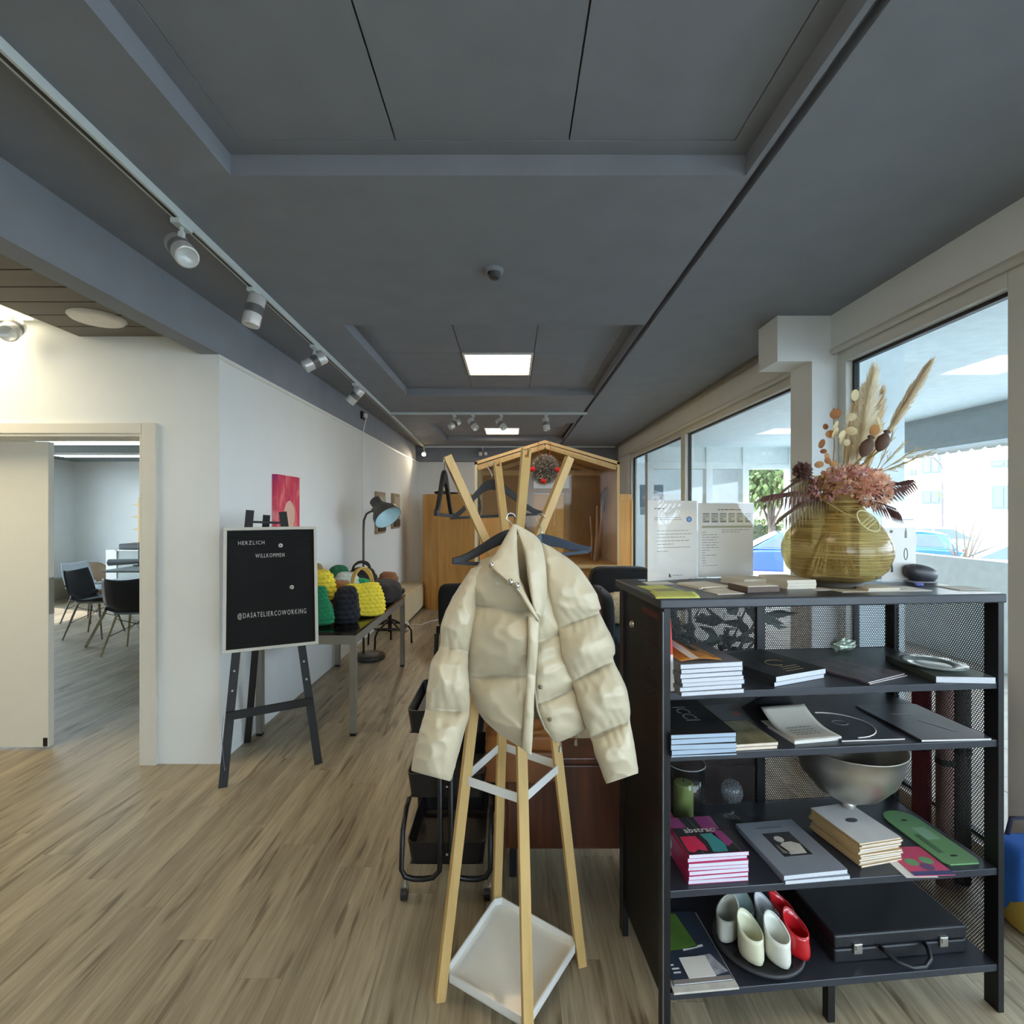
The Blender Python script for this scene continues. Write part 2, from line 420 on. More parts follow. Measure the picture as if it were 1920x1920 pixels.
def window(name, y0, y1, zb, zt, x0=2.075, x1=2.155, fr=.075):
    s = shell(name, (2.1, (y0+y1)/2, zb))
    f = MB().box(x0, x1, y0, y0+fr, zb, zt).box(x0, x1, y1-fr, y1, zb, zt).box(x0, x1, y0+fr, y1-fr, zt-fr, zt).box(x0, x1, y0+fr, y1-fr, zb, zb+fr)
    f.build('window_frame', FRAMEW, s, bevel=.004)
    a, b, c, d = y0+fr, y1-fr, zb+fr, zt-fr
    k = .018
    MB().box(2.118, 2.15, a, a+k, c, d).box(2.118, 2.15, b-k, b, c, d).box(2.118, 2.15, a+k, b-k, d-k, d).box(2.118, 2.15, a+k, b-k, c, c+k).build('gasket', BLACKP, s)
    MB().box(2.128, 2.134, a+k, b-k, c+k, d-k).build('window_pane', PANE, s)
    return s
window('window_1', 2.07, 3.26, 0, 2.565)
window('window_2', 3.51, 6.22, 0, 2.565)
window('window_3', 6.22, 9.0, 0, 2.565)
window('window_4', .85, 2.07, 0, 2.565)
window('window_5', -2.4, .85, 0, 2.565)

# ------------------------------------------------------------ side zone on the left: slatted ceiling, raised light well
sl = M('brown_slat', (112, 107, 97), .7, var=.06, scale=6, stretch=(.2, 3, 1))
sc = shell('ceiling_side', (-3, 1, 2.63))
y = 3.15; n = 0
while y > -2.4 and n < 31:
    MB().box(-2.65, -1.92, y-.163, y, 2.63, 2.65).build('slat', sl, sc); y -= .175; n += 1
MB().box(-2.65, -1.92, -2.4, 3.15, 2.662, 2.68).box(-5.2, -2.65, -2.4, 3.15, 2.745, 2.80).build('backing', M('slat_backing', (40, 38, 34), .9), sc)
MB().box(-2.662, -2.648, -2.4, 3.15, 2.63, 2.745).build('edge_board', sl, sc)
MB().box(-5.2, -2.662, -2.4, 3.15, 2.738, 2.745).build('well_lining', WALL, sc)
p = thing('ceiling_light', 'bright rectangular light panel in the side ceiling well over the sliding door', 'ceiling light', (-3.5, 2.3, 2.72))
MB().box(-4.3, -2.86, 1.5, 3.12, 2.715, 2.738).build('frame', WHITEP, p)
MB().box(-4.27, -2.89, 1.53, 3.09, 2.709, 2.7155).build('diffuser', glow('soft_panel', (255, 240, 204), 5), p)
s = thing('ceiling_speaker', 'round white flat ceiling speaker on the brown slats', 'speaker', (-2.34, 2.86, 2.60))
MB().lathe([(0, 2.606), (.10, 2.607), (.122, 2.612), (.128, 2.622), (.128, 2.63)], (-2.30, 2.84, 0), 40).build('grille', M('speaker_white', (236, 230, 222), .6), s, smooth=True)
MB().lathe([(.128, 2.618), (.134, 2.622), (.134, 2.63)], (-2.30, 2.84, 0), 40).build('rim', WHITEP, s, smooth=True)

# ------------------------------------------------------------ sliding door and its casing
d = shell('door_1', (-2.9, 3.2, 0))
ca = M('door_casing', (217, 213, 202), .5, var=.01)
MB().box(-2.262, -2.175, 3.125, 3.15, 0, 2.095).box(-3.98, -2.262, 3.125, 3.15, 2.03, 2.095).box(-2.276, -2.258, 3.125, 3.31, 0, 2.03).box(-3.9, -2.276, 3.135, 3.31, 2.012, 2.032).build('casing', ca, d, bevel=.004)
MB().box(-3.9, -2.262, 3.305, 3.345, 2.01, 2.07).build('rail', TRIMW, d)
MB().box(-4.0, -3.03, 3.345, 3.39, .012, 2.01).build('door_leaf', M('door_white', (222, 218, 206), .5, var=.01), d, bevel=.003)
MB().box(-3.033, -3.026, 3.35, 3.385, .88, 1.12).build('edge_pull', GREYM, d)
MB().box(-3.06, -3.035, 3.34, 3.348, .02, .075).build('floor_guide', BLACKP, d)

# ------------------------------------------------------------ the room beyond the sliding door
MB().box(-8.32, -8.2, 3.3, 5.4, 0, 3).box(-8.32, -8.2, 8.7, 9.72, 0, 3).box(-8.32, -8.2, 5.4, 8.7, 0, .4).box(-8.32, -8.2, 5.4, 8.7, 2.35, 3).build('wall_far_left', WALL, kind='structure')
MB().box(-8.32, -1.92, 9.6, 9.72, 0, 3.0).build('wall_far', WALL, kind='structure')
c2 = MB().box(-8.2, -1.92, 3.3, 9.6, 2.50, 3.0).build('ceiling_far', M('grey_ceiling', (118, 128, 132), .8, var=.03), kind='structure')
w6 = shell('window_6', (-8.25, 7, .4))
MB().box(-8.3, -8.22, 5.4, 5.47, .4, 2.35).box(-8.3, -8.22, 8.63, 8.7, .4, 2.35).box(-8.3, -8.22, 5.47, 8.63, .4, .47).box(-8.3, -8.22, 5.47, 8.63, 2.28, 2.35).build('window_frame', FRAMEW, w6)
MB().box(-8.262, -8.256, 5.47, 8.63, .47, 2.28).build('window_pane', PANE, w6)
for (x0, x1, ya, yb, lb) in ((-6.2, -4.7, 6.6, 6.95, 'long white ceiling light panel nearer the doorway in the far room'), (-7.4, -5.6, 8.2, 8.5, 'long white ceiling light panel near the far corner of the room behind the door')):
    p = thing('ceiling_light', lb, 'ceiling light', ((x0+x1)/2, (ya+yb)/2, 2.47), 'ceiling lights in the far room')
    MB().box(x0, x1, ya, yb, 2.462, 2.5).build('frame', WHITEP, p)
    MB().box(x0+.03, x1-.03, ya+.03, yb-.03, 2.456, 2.463).build('diffuser', glow('cool_panel', (214, 240, 255), 9), p)
MB().box(-8.2, -7.98, 6.6, 9.6, 0, .36).build('trim_7', M('low_duct', (150, 140, 118), .7), kind='structure', bevel=.004)
# ------------------------------------------------------------ track lights
WTR = M('track_white', (206, 216, 216), .45, var=.01)
def track(name, pts, label):
    t = thing(name, label, 'track', pts[0])
    p, q = V(pts[0]), V(pts[1])
    MB().bar(p, q, .034, .034).build('rail', WTR, t)
    dn = V((0, 0, -.0175)); sd = (q-p).cross(V((0, 0, 1))).normalized()
    MB().bar(p+dn, q+dn, .012, .004).build('groove', BLACKP, t)
    return t
LT0 = V((-1.33, .55, 2.782)); LT1 = V((-1.545, 6.45, 2.782)); LT2 = V((-1.66, 9.75, 2.782))
track('light_track', (LT0, LT2), 'long white light track along the left side of the dark ceiling')
CT = (V((-1.52, 6.42, 2.782)), V((.94, 6.42, 2.782)))
track('light_track', CT, 'white light track crossing the ceiling behind the middle recess')
FT = (V((-1.66, 9.70, 2.782)), V((1.95, 9.70, 2.782)))
track('light_track', FT, 'white light track along the far end of the ceiling')
SPB = M('spot_silver', (222, 222, 222), .35, .35, var=.03)
SPD = M('spot_fins', (140, 140, 142), .4, .5)
def spot(p, aim, label, group, lit=0, r=.042, L=.155, cold=False):
    p = V(p); aim = V(aim).normalized()
    t = thing('spotlight', label, 'spotlight', p, group)
    MB().box(p.x-.02, p.x+.02, p.y-.045, p.y+.045, p.z-.022, p.z).build('adapter', WTR, t, bevel=.003)
    j = p+V((0, 0, -.075))
    MB().cyl(p+V((0, 0, -.02)), j+V((0, 0, .03)), .008, n=8).build('stem', WTR, t)
    MB().bar(j+V((0, 0, .035)), j+V((0, 0, -.01)), .02, .02).build('bracket', WTR, t)
    u = V((0, 0, 1)) if abs(aim.z) < .9 else V((1, 0, 0))
    x = aim.cross(u).normalized(); y = x.cross(aim)
    R = Matrix((x, y, aim)).transposed()
    c = j+V((0, 0, -.04))
    MB().lathe([(0, -L*.5), (r*.9, -L*.5), (r, -L*.45), (r, -L*.16)], c, 24, R).lathe([(r, L*.12), (r, L*.46), (r*.96, L*.5), (r*.84, L*.5)], c, 24, R).build('housing', SPB, t, smooth=True)
    f = MB()
    for k in range(7):
        z = -L*.16+L*.28*(k+.5)/7
        f.lathe([(r*.86, z-L*.012), (r*.99, z-L*.01), (r*.99, z+L*.01), (r*.86, z+L*.012)], c, 24, R)
    f.lathe([(r*.86, -L*.17), (r*.86, L*.13)], c, 24, R)
    f.build('cooling_fins', SPD, t, smooth=True)
    if lit: gm = glow('spot_lit', (255, 226, 170), 30)
    else: gm = M('lens_off', (214, 220, 222), .25, .1)
    MB().lathe([(r*.84, L*.5), (r*.62, L*.40), (0, L*.36)], c, 24, R).build('lens', gm, t, smooth=True)
    return t
def ltp(y): 
    k = (y-LT0.y)/(LT2.y-LT0.y); q = LT0.lerp(LT2, k); return V((q.x, q.y, 2.765))
g = 'silver spotlights on the left ceiling track'
spot(ltp(2.15), (.55, -.45, -.55), 'nearest spotlight on the left track, round lens turned to the viewer', g, r=.046, L=.17)
spot(ltp(2.80), (-.18, -.12, -1), 'second spotlight on the left track, pointing straight down', g, r=.046, L=.17)
spot(ltp(3.75), (-.85, -.35, -.62), 'third spotlight on the left track, tilted at the white wall', g, r=.046, L=.17)
spot(ltp(4.85), (-.75, .1, -.75), 'fourth spotlight on the left track, tilted above the lamp', g, r=.046, L=.17)
g = 'silver spotlights on the cross track'
for px, aim, lb in ((852, (-.65, -.35, -.5), 'leftmost spotlight on the cross track, aimed left'), (887, (.5, -.3, -.75), 'second spotlight from left on the cross track'), (940, (.5, -.3, -.75), 'third spotlight on the cross track, in front of the far panel'), (1024, (.12, -.2, -1), 'rightmost spotlight on the cross track, aimed down')):
    spot(((px-960)/960*6.42, 6.42, 2.765), aim, lb, g)
spot((-1.66, 9.66, 2.765), (.12, -1, -.28), 'glowing spotlight in the far left ceiling corner', 'spotlights on the far track', lit=1)
sl_ = bpy.data.lights.new('spot_beam', 'SPOT'); sl_.energy = 45; sl_.color = (1, .84, .6); sl_.spot_size = 1.25; sl_.spot_blend = 1.0; sl_.shadow_soft_size = .04
slo = bpy.data.objects.new('spot_beam', sl_); COL.objects.link(slo); slo.location = (-1.62, 9.52, 2.62); slo.rotation_euler = V((.02, -1, -.42)).to_track_quat('-Z', 'Y').to_euler()
spot((-.55, 9.66, 2.765), (-1, -.15, -.12), 'unlit spotlight lying sideways on the far track', 'spotlights on the far track')
# grey spot hanging in the side zone
spot((-2.93, 3.0, 2.735), (.35, -.7, -.55), 'grey spotlight against the bright light well on the left', None, r=.05, L=.15)
# smoke detector
s = thing('smoke_detector', 'small dark round smoke detector on the grey ceiling', 'smoke detector', (-.09, 2.64, 2.74))
MB().lathe([(0, 2.752), (.022, 2.752), (.03, 2.762), (.032, 2.785)], (-.09, 2.64, 0), 24).build('sensor', M('dark_grey_plastic', (62, 62, 68), .6), s, smooth=True)
MB().lathe([(.032, 2.782), (.05, 2.784), (.052, 2.80)], (-.095, 2.64, 0), 24).build('base', CEIL, s, smooth=True)
# socket with cable high on the left beam
s = thing('wall_socket', 'black socket with white plug high on the left beam', 'socket', (-1.79, 6.15, 2.6))
MB().box(-1.80, -1.775, 6.08, 6.20, 2.66, 2.75).build('plate', BLACKP, s, bevel=.004)
MB().box(-1.775, -1.74, 6.11, 6.17, 2.68, 2.73).build('plug', WHITEP, s, bevel=.006)
MB().tube([(-1.745, 6.14, 2.69), (-1.765, 6.14, 2.60), (-1.785, 6.14, 2.50), (-1.79, 6.14, 2.2), (-1.79, 6.14, .4)], .005, 6).build('cable', WHITEP, s)

# ------------------------------------------------------------ outdoors
PAVE = M('paving', (168, 162, 152), .85, var=.12, scale=3)
gr = shell('ground_terrace', (3.4, 4, 0))
MB().box(2.22, 4.9, -3, 14, -.12, -.012).build('bed', M('joint_sand', (120, 116, 108), .9), gr)
pv = MB().box(0, .494, 0, .494, -.012, 0); pvm = bpy.data.meshes.new('paving_slab'); pvm.from_pydata(pv.v, [], pv.f); pvm.materials.append(PAVE); pvm.update()
for i in range(5):
    for j in range(22):
        o = bpy.data.objects.new('paving_slab', pvm); COL.objects.link(o); o.parent = gr; o.location = V((2.24+i*.5, 1+j*.5, 0))-origin(gr)
MB().box(4.9, 90, -40, 120, -.7, -.5).box(-60, 4.9, -60, -2.6, -.7, -.5).box(-60, -9.4, -2.6, 60, -.7, -.5).build('ground_street', M('asphalt', (150, 150, 148), .9, var=.08, scale=2), kind='structure')
MB().box(4.78, 4.90, -3, 8.3, -.5, 1.06).build('wall_parapet', M('parapet_white', (232, 243, 246), .8), kind='structure')
MB().box(2.2, 4.9, -3, 14, 2.60, 3.0).build('ceiling_arcade', M('arcade_white', (230, 244, 250), .8), kind='structure')
fa = MB().box(4.62, 4.78, -3, 8.3, 2.24, 2.60).build('trim_8', M('fascia_grey', (158, 168, 172), .7), kind='structure')
vm = MB()
for k in range(70):
    y = -2+k*.15
    if y > 8.1: break
    vm.prism([(4.80, y, 2.26), (4.80, y+.15, 2.26), (4.80, y+.15, 2.215), (4.80, y+.115, 2.19), (4.80, y+.035, 2.19), (4.80, y, 2.215)], (.01, 0, 0))
vm.build('valance', WHITEP, fa)
MB().box(2.2, 2.5, 3.26, 3.62, 0, 2.60).build('wall_pillar', M('pillar_blue_white', (214, 228, 234), .8), kind='structure')
# shop wing across the terrace, seen through the far windows
sw = thing('pavilion', 'white framed glazed shop wing beyond the terrace', 'building', (3.2, 8.35, 0))
WF = M('shop_white', (232, 240, 240), .6)
MB().box(2.2, 4.6, 8.3, 8.42, 2.31, 2.60).build('transom', WF, sw)
MB().box(2.2, 4.6, 8.28, 8.44, 2.25, 2.32).build('transom_rail', WF, sw)
for x in (2.24, 3.19, 3.78, 4.52): MB().box(x-.05, x+.05, 8.27, 8.43, 0, 2.6).build('mullion', WF, sw)
for x0, x1 in ((2.29, 3.14), (3.24, 3.73)): MB().box(x0, x1, 8.355, 8.361, 0, 2.25).build('shop_pane', PANE, sw)
MB().box(2.2, 3.78, 8.3, 8.42, 0, .5).build('sill_panel', WF, sw)
SI = M('shop_wall_grey', (222, 230, 232), .8)
MB().box(2.2, 3.84, 11.2, 11.3, 0, 2.6).box(3.74, 3.84, 8.44, 11.2, 0, 2.6).build('inner_wall', SI, sw)
po = thing('shop_poster', 'blue shop poster with a white arc above its lettering', 'poster', (2.52, 9.2, 1.7))
MB().box(2.30, 2.72, 9.2, 9.22, 1.63, 2.04).build('board', M('poster_blue', (92, 128, 150), .6, var=.1, scale=6), po)
MB().text('XTREME', .085, (2.335, 9.197, 1.78), (1, 0, 0), (0, 0, 1)).build('lettering', WHITEP, po)
ar = [(2.40+.28*k/10, 9.196, 1.875+.055*math.sin(PI*k/10)) for k in range(11)]
MB().tube(ar, .006, 5).build('arc', WHITEP, po)
MB().box(2.30, 2.72, 9.18, 9.19, 1.50, 1.62).build('stripe', M('poster_teal', (120, 150, 158), .6), po)
for k, (x, z) in enumerate(((2.62, 2.28), (2.95, 2.32))):  # added glowing spots, standing in for reflections on the window glass
    spot((x, 8.95, 2.597), (-.3, -.9, -.4), ['left glowing spotlight inside the shop beyond the terrace', 'right glowing spotlight inside the shop beyond the terrace'][k], 'shop spotlights', lit=1)

# far house
FH = M('house_white', (238, 236, 230), .9, var=.02, scale=.5)
def facade(c, t, nrm, wdt, hgt, zb, wins, label, name='house'):
    c, t, nrm = V(c), V(t).normalized(), V(nrm).normalized()
    h = thing(name, label, 'building', (c.x, c.y, zb))
    MB().slab(c-t*wdt/2+V((0, 0, zb-c.z)), t*wdt, -nrm*8, (0, 0, hgt)).build('wall', FH, h)
    MB().slab(c-t*(wdt/2+.4)+nrm*.4+V((0, 0, zb-c.z+hgt)), t*(wdt+.8), -nrm*8.8, (0, 0, .3)).build('roof', M('roof_red', (150, 96, 78), .8), h)
    for (u, z, ww, wh) in wins:
        o = c+t*u+V((0, 0, z-c.z))
        f = MB().slab(o-t*ww/2+nrm*.0, t*ww, nrm*.06, (0, 0, wh)).build('window', M('far_window_frame', (84, 92, 92), .6), h)
        k = .1*ww
        g = MB()
        for a in (0, 1):
            g.slab(o-t*ww/2+t*(k+a*(ww-k*1.5)/2)+nrm*.05+V((0, 0, k)), t*((ww-k*3)/2), nrm*.03, (0, 0, wh-2*k))
        g.build('pane', M('far_pane', (92, 112, 120), .3), f)
    return h
nr = V((-.8, -.6, 0)); tt = V((.6, -.8, 0))
cc = V((30, 33, 0))
def fu(px):                                     # position along the facade seen at column px
    a = (px-960)/960; s = (a*cc.y-cc.x)/(tt.x-a*tt.y); q = cc+tt*s; return s, q.y
wl = []
for px, pyb, w_, h_ in ((1747, 888, 1.05, 1.3), (1747, 945, 1.05, .9), (1711, 891, .5, .4), (1884, 877, 1.3, .5), (1884, 955, 1.2, 1.5), (1650, 890, 1.1, 1.3), (1650, 945, 1.1, 1.2), (1560, 890, 1.1, 1.3), (1470, 880, 1.1, 1.3)):
    u, d_ = fu(px); wl.append((u, H-(pyb-960)/960*d_, w_, h_))
facade(cc, tt, nr, 44, 12, -.5, wl, 'white sunlit house with small windows across the street')

def car(c, hd, col, label, L=4.2, wd=1.75, ht=1.48, name='car'):
    c = V(c); x = V(hd).normalized(); y = V((-x.y, x.x, 0)); z = V((0, 0, 1))
    P = lambda a, b, h: c+x*a*L+y*b*wd/2+z*h*ht
    t = thing(name, label, 'car', c)
    paint = M('paint_%d_%d_%d' % col, col, .25, .2, var=.01, coat=.6)
    prof = [(-.5, .22), (-.5, .55), (-.47, .64), (-.30, .66), (.16, .64), (.40, .56), (.49, .46), (.5, .22)]
    m = MB(); m.prism([P(a, -1, h) for a, h in prof], y*wd); m.build('body', paint, t, bevel=.05)
    cab = [(-.46, .64), (-.38, .95), (-.26, 1.0), (.02, .98), (.22, .64)]
    m = MB(); lo = [P(a, -.92 if h < .7 else -.74, h) for a, h in cab]; hi = [P(a, .92 if h < .7 else .74, h) for a, h in cab]; n = len(cab)
    m.add(lo+hi, [tuple(range(n-1, -1, -1)), tuple(range(n, 2*n))]+[(i, (i+1) % n, n+(i+1) % n, n+i) for i in range(n)])
    m.build('cabin', paint, t, bevel=.03)
    gl = M('car_glass', (44, 62, 70), .1, .1, coat=.5)
    g = MB()
    for s in (-1, 1):
        f = lambda a, h: P(a, s*((.92-.18*(h-.64)/.36)+.012), h)
        for q in ([(-.38, .69), (-.345, .92), (-.14, .94), (-.14, .69)], [(-.12, .69), (-.12, .94), (.01, .93), (.15, .69)]):
            pts = [f(a, h) for a, h in q]; g.prism(pts, -y*s*.01)
    g.prism([P(.215, -.8, .67), P(.215, .8, .67), P(.035, .68, .955), P(.035, -.68, .955)], x*.02)
    g.prism([P(-.467, -.8, .67), P(-.467, .8, .67), P(-.395, .68, .93), P(-.395, -.68, .93)], -x*.02)
    g.build('car_window', gl, t)
    for a in (-.31, .32):
        for s in (-1, 1):
            wh = MB().cyl(P(a, s*.80, 0)+z*.31, P(a, s*1.0, 0)+z*.31, .31, n=20).build('wheel', M('tyre', (36, 36, 38), .8), t)
            MB().cyl(P(a, s*.99, 0)+z*.31, P(a, s*1.015, 0)+z*.31, .19, n=14).build('hubcap', STEEL, wh)
    for s in (-1, 1):
        MB().slab(P(-.505, s*.72-.14, .50), y*.24, x*.05, z*.18).build('tail_light', M('tail_red', (214, 60, 60), .3), t)
        MB().slab(P(.485, s*.72-.14, .42), y*.24, x*.06, z*.13).build('head_light', M('head_clear', (226, 232, 236), .15), t)
    return t
q = at(1788, 1000, 15.2); car((q.x-1.3, q.y+1.3, -.5), (-.78, .62, 0), (34, 88, 176), 'blue hatchback parked just beyond the white parapet')
q = at(1790, 1000, 20.5); car((q.x-.3, q.y, -.5), (.85, -.5, 0), (112, 122, 130), 'silver car parked behind the blue hatchback')
q = at(1870, 1000, 11.5); car((q.x+.4, q.y, -.5), (-.75, .65, 0), (240, 240, 238), 'white car parked nearest the glass at the right')
q = at(1463, 1000, 15.5); car((q.x, q.y, -.5), (-.9, .3, 0), (30, 72, 160), 'blue car parked below the trees beyond the shop wing')
# street lamp
q = at(1768, 900, 24)
t = thing('street_lamp', 'thin street lamp with a bent arm in front of the white house', 'street lamp', (q.x, q.y, -.5))
MB().tube([(q.x, q.y, -.5), (q.x, q.y, 3.6)], .05, 8).build('pole', M('lamp_grey', (108, 98, 98), .5), t)
e = at(1742, 857, 24)
MB().tube([(q.x, q.y, 3.55), (q.x-.1, q.y, 3.8), (e.x+.2, e.y, e.z), (e.x, e.y, e.z+.02)], .04, 8).build('arm', M('lamp_grey'), t)
MB().rbox((e.x-.25, e.y, e.z), (.3, .12, .06)).build('lamp_head', M('lamp_grey'), t, smooth=True)
# trees
LEAF = M('leaf_green', (74, 92, 44), .7, var=.35, scale=2)
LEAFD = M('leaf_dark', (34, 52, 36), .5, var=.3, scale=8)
BARK = M('bark', (96, 84, 74), .9, var=.2, scale=8)
def leaf_quads(mb, c, d, L, wd, bend=.15):
    d = V(d).normalized(); u = V((random.gauss(0, 1), random.gauss(0, 1), random.gauss(0, 1))); s = d.cross(u).normalized(); n = s.cross(d)
    P = [c, c+d*L*.35+s*wd*.5+n*bend*L*.3, c+d*L, c+d*L*.35-s*wd*.5+n*bend*L*.3]
    mb.add(P, [(0, 1, 2), (0, 2, 3)])
def tree(c, h, r, n, label, lsize=.3, bare=False):
    c = V(c); t = thing('tree', label, 'tree', c)
    b = MB(); b.tube([c, c+V((.05*h*.2, 0, h*.35)), c+V((0, 0, h*.55))], lambda k: .03*h*(1-.5*k), 8)
    tips = []
    for k in range(14):
        a = k*2.4; e = c+V((math.cos(a)*r*random.uniform(.3, .8), math.sin(a)*r*random.uniform(.3, .8), h*random.uniform(.6, .97)))
        s0 = c+V((0, 0, h*random.uniform(.25, .5))); md = s0.lerp(e, .5)+V((random.uniform(-.1, .1)*r, random.uniform(-.1, .1)*r, .05*h))
        b.tube([s0, md, e], lambda k: .010*h*(1-.7*k), 5); tips += [md, e]
    b.build('trunk', BARK, t)
    if not bare:
        f = MB()
        for k in range(n):
            p = V((random.gauss(0, .45), random.gauss(0, .45), random.gauss(0, .4)))
            q = c+V((p.x*r, p.y*r, h*.68+p.z*h*.28)); leaf_quads(f, q, (p.x, p.y, p.z-.3), lsize, lsize*.5)
        f.build('crown', LEAF, t, kind='stuff')
q = at(1803, 1000, 9.4); tree((q.x, q.y, -.5), 2.05, .55, 0, 'small bare tree with thin upright twigs behind the parapet', bare=True)
q = at(1445, 960, 19); tree((q.x, q.y, -.5), 5.2, 2.4, 2600, 'leafy yellow green tree beyond the terrace, the left one', .32)
q = at(1485, 960, 23); tree((q.x+3.2, q.y+3, -.5), 6.5, 2.4, 2600, 'tall leafy tree beyond the terrace, behind the corner column', .36)
hd_ = thing('hedge', 'green hedge running along the street behind the cars', 'hedge', (11.5, 31, -.5))
f = MB()
for k in range(3500): f_ = (random.random(), random.random(), random.random()); leaf_quads(f, V((7+f_[0]*9, 33-f_[0]*3+f_[1]*1.2, -.5+f_[2]*1.6)), (random.gauss(0, 1), random.gauss(0, 1), random.gauss(0, 1)), .25, .14)
f.build('foliage', LEAF, hd_, kind='stuff')
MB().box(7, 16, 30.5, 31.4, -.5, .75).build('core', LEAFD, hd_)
# ------------------------------------------------------------ easel with letter board
ez = thing('easel', 'black wooden easel with three legs carrying the letter board', 'easel', (-1.5, 3.05, 0))
EB = wood('black_wood', (13, 13, 13), (24, 23, 23), 'Z', rough=.55)
lf0, lf1 = onz(418, 1476, 0), at(469, 957, 3.16); rf0, rf1 = onz(597, 1432, 0), at(530, 960, 3.27); bf0, bf1 = onz(464, 1392, 0), at(500, 966, 3.24)
fn = V((.43, -.90, 0))
MB().bar(lf0, lf1, .046, .02, fn).build('leg', EB, ez); MB().bar(rf0, rf1, .046, .02, fn).build('leg', EB, ez); MB().bar(bf0, bf1, .042, .02, fn).build('leg', EB, ez)
a, b = lf0.lerp(lf1, .245), rf0.lerp(rf1, .245)
cbv = MB().bar(a+fn*.022+(a-b).normalized()*.02, b+fn*.022+(b-a).normalized()*.02, .02, .045, (0, 0, 1)).build('ledge', EB, ez)
a2, b2 = lf0.lerp(lf1, .955), rf0.lerp(rf1, .955)
MB().bar(a2, b2, .012, .014).build('top_bar', EB, ez)
bo = MB()
for k in (.33, .40): 
    for p, q in ((lf0, lf1), (rf0, rf1)): c = p.lerp(q, k); bo.cyl(c+fn*.008, c+fn*.016, .006, n=8)
bo.build('bolt', STEEL, ez)
ch = [a+fn*.03+V((-.03, -.01, .01)), a+fn*.035+V((-.04, -.01, -.1)), lf0.lerp(lf1, .06)+fn*.02, lf0.lerp(lf1, .07)+fn*.02+V((.01, 0, 0))]
MB().tube(ch, .0013, 5).build('chain', M('chain_dull', (120, 120, 120), .5, .5), ez)
lb = thing('letter_board', 'black felt letter board with white frame and white letters, on the easel', 'letter board', (-1.45, 3.0, .738))
BL = at(417, 1226, 2.93); BR = at(597, 1207, 3.146); up = at(415, 990, 3.03)-BL
ux = (BR-BL).normalized(); uyl = up.length; uy = (up-ux*up.dot(ux)).normalized(); un = ux.cross(uy)          # un points at the viewer
Wb = (BR-BL).length; Hb = uyl
B = lambda x, y, z=0: BL+ux*x+uy*y+un*z
r = .018
MB().slab(B(0, 0, -.012), ux*Wb, uy*Hb, un*.0115).build('back_plate', M('black_backing', (24, 23, 24), .95), lb)
f = MB()
for o, x, y in ((B(0, 0), Wb, r), (B(0, Hb-r), Wb, r), (B(0, r), r, Hb-2*r), (B(Wb-r, r), r, Hb-2*r)): f.slab(o, ux*x, uy*y, un*.016)
f.build('frame', M('frame_offwhite', (210, 208, 194), .5), lb, bevel=.002)
FELT = M('black_felt', (25, 24, 25), .95, var=.2, scale=4)
f = MB(); n = 44
for k in range(n):
    h = (Hb-2*r)/n; f.slab(B(r, r+k*h, 0), ux*(Wb-2*r), uy*h*.86, un*.004)
f.build('felt_ribs', FELT, lb, kind='stuff')
LET = M('letter_white', (214, 212, 206), .6)
def letters(txt, px, py, size, name, wpx):
    # the board point under pixel (px, py)
    d = V(((px-960)/960, 1, -(py-960)/960)); o = V((0, 0, H)); t = (BL-o).dot(un)/d.dot(un); p = o+d*t
    cu = MB(); x = 0
    for c in txt:
        m0 = MB().text(c, size, p+ux*x, ux, uy, extrude=.0012, lift=.006)
        cu.add(m0.v, m0.f); wx = max([(v-p).dot(ux) for v in m0.v])-x if m0.v else 0; x += wx+size*.16
    k = wpx/960*(p.y)/x/ux.x
    cu.v = [v+ux*((v-p).dot(ux)*(k-1)) for v in cu.v]
    cu.build(name, LET, lb)
letters('HERZLICH', 446, 1022, .032, 'welcome_letters', 42)
letters('WILLKOMMEN', 479, 1046, .034, 'welcome_letters', 46)
letters('@DASATELIERCOWORKING', 445, 1160, .042, 'handle_letters', 110)
for px, py in ((526, 1023), (547, 1101)):
    d = V(((px-960)/960, 1, -(py-960)/960)); o = V((0, 0, H)); t = (BL-o).dot(un)/d.dot(un); p = o+d*t
    R = Matrix((ux, uy, un)).transposed()
    MB().lathe([(.004, .014), (.011, .012), (.013, .004)], p, 12, R).build('daisy_button', LET, lb, smooth=True)

# ------------------------------------------------------------ table with crocheted bags
TX0, TX1, TY0, TY1, TZ = -1.775, -1.075, 3.53, 5.17, .72
tb = thing('side_table', 'long black topped table with grey metal legs along the left wall', 'table', (-1.43, 4.35, 0))
MB().box(TX0, TX1, TY0, TY1, TZ-.022, TZ).build('tabletop', M('black_gloss_top', (20, 20, 21), .16, coat=.3), tb, bevel=.003)
MB().box(TX0+.047, TX1-.047, TY0+.008, TY0+.04, TZ-.085, TZ-.022).box(TX0+.047, TX1-.047, TY1-.04, TY1-.008, TZ-.085, TZ-.022).box(TX0+.008, TX0+.04, TY0+.047, TY1-.047, TZ-.085, TZ-.022).box(TX1-.04, TX1-.008, TY0+.047, TY1-.047, TZ-.085, TZ-.022).build('apron', GREYM, tb)
for x in (TX0+.005, TX1-.047):
    for y in (TY0+.005, TY1-.047):
        l = MB().box(x, x+.042, y, y+.042, .02, TZ-.022).build('leg', GREYM, tb)
        MB().box(x+.002, x+.04, y+.002, y+.04, 0, .02).build('foot', BLACKP, l)
def knit_mat(name, rgb): return M(name, rgb, .85, var=.1, scale=40, bump=.35, bscale=160, sheen=.04)
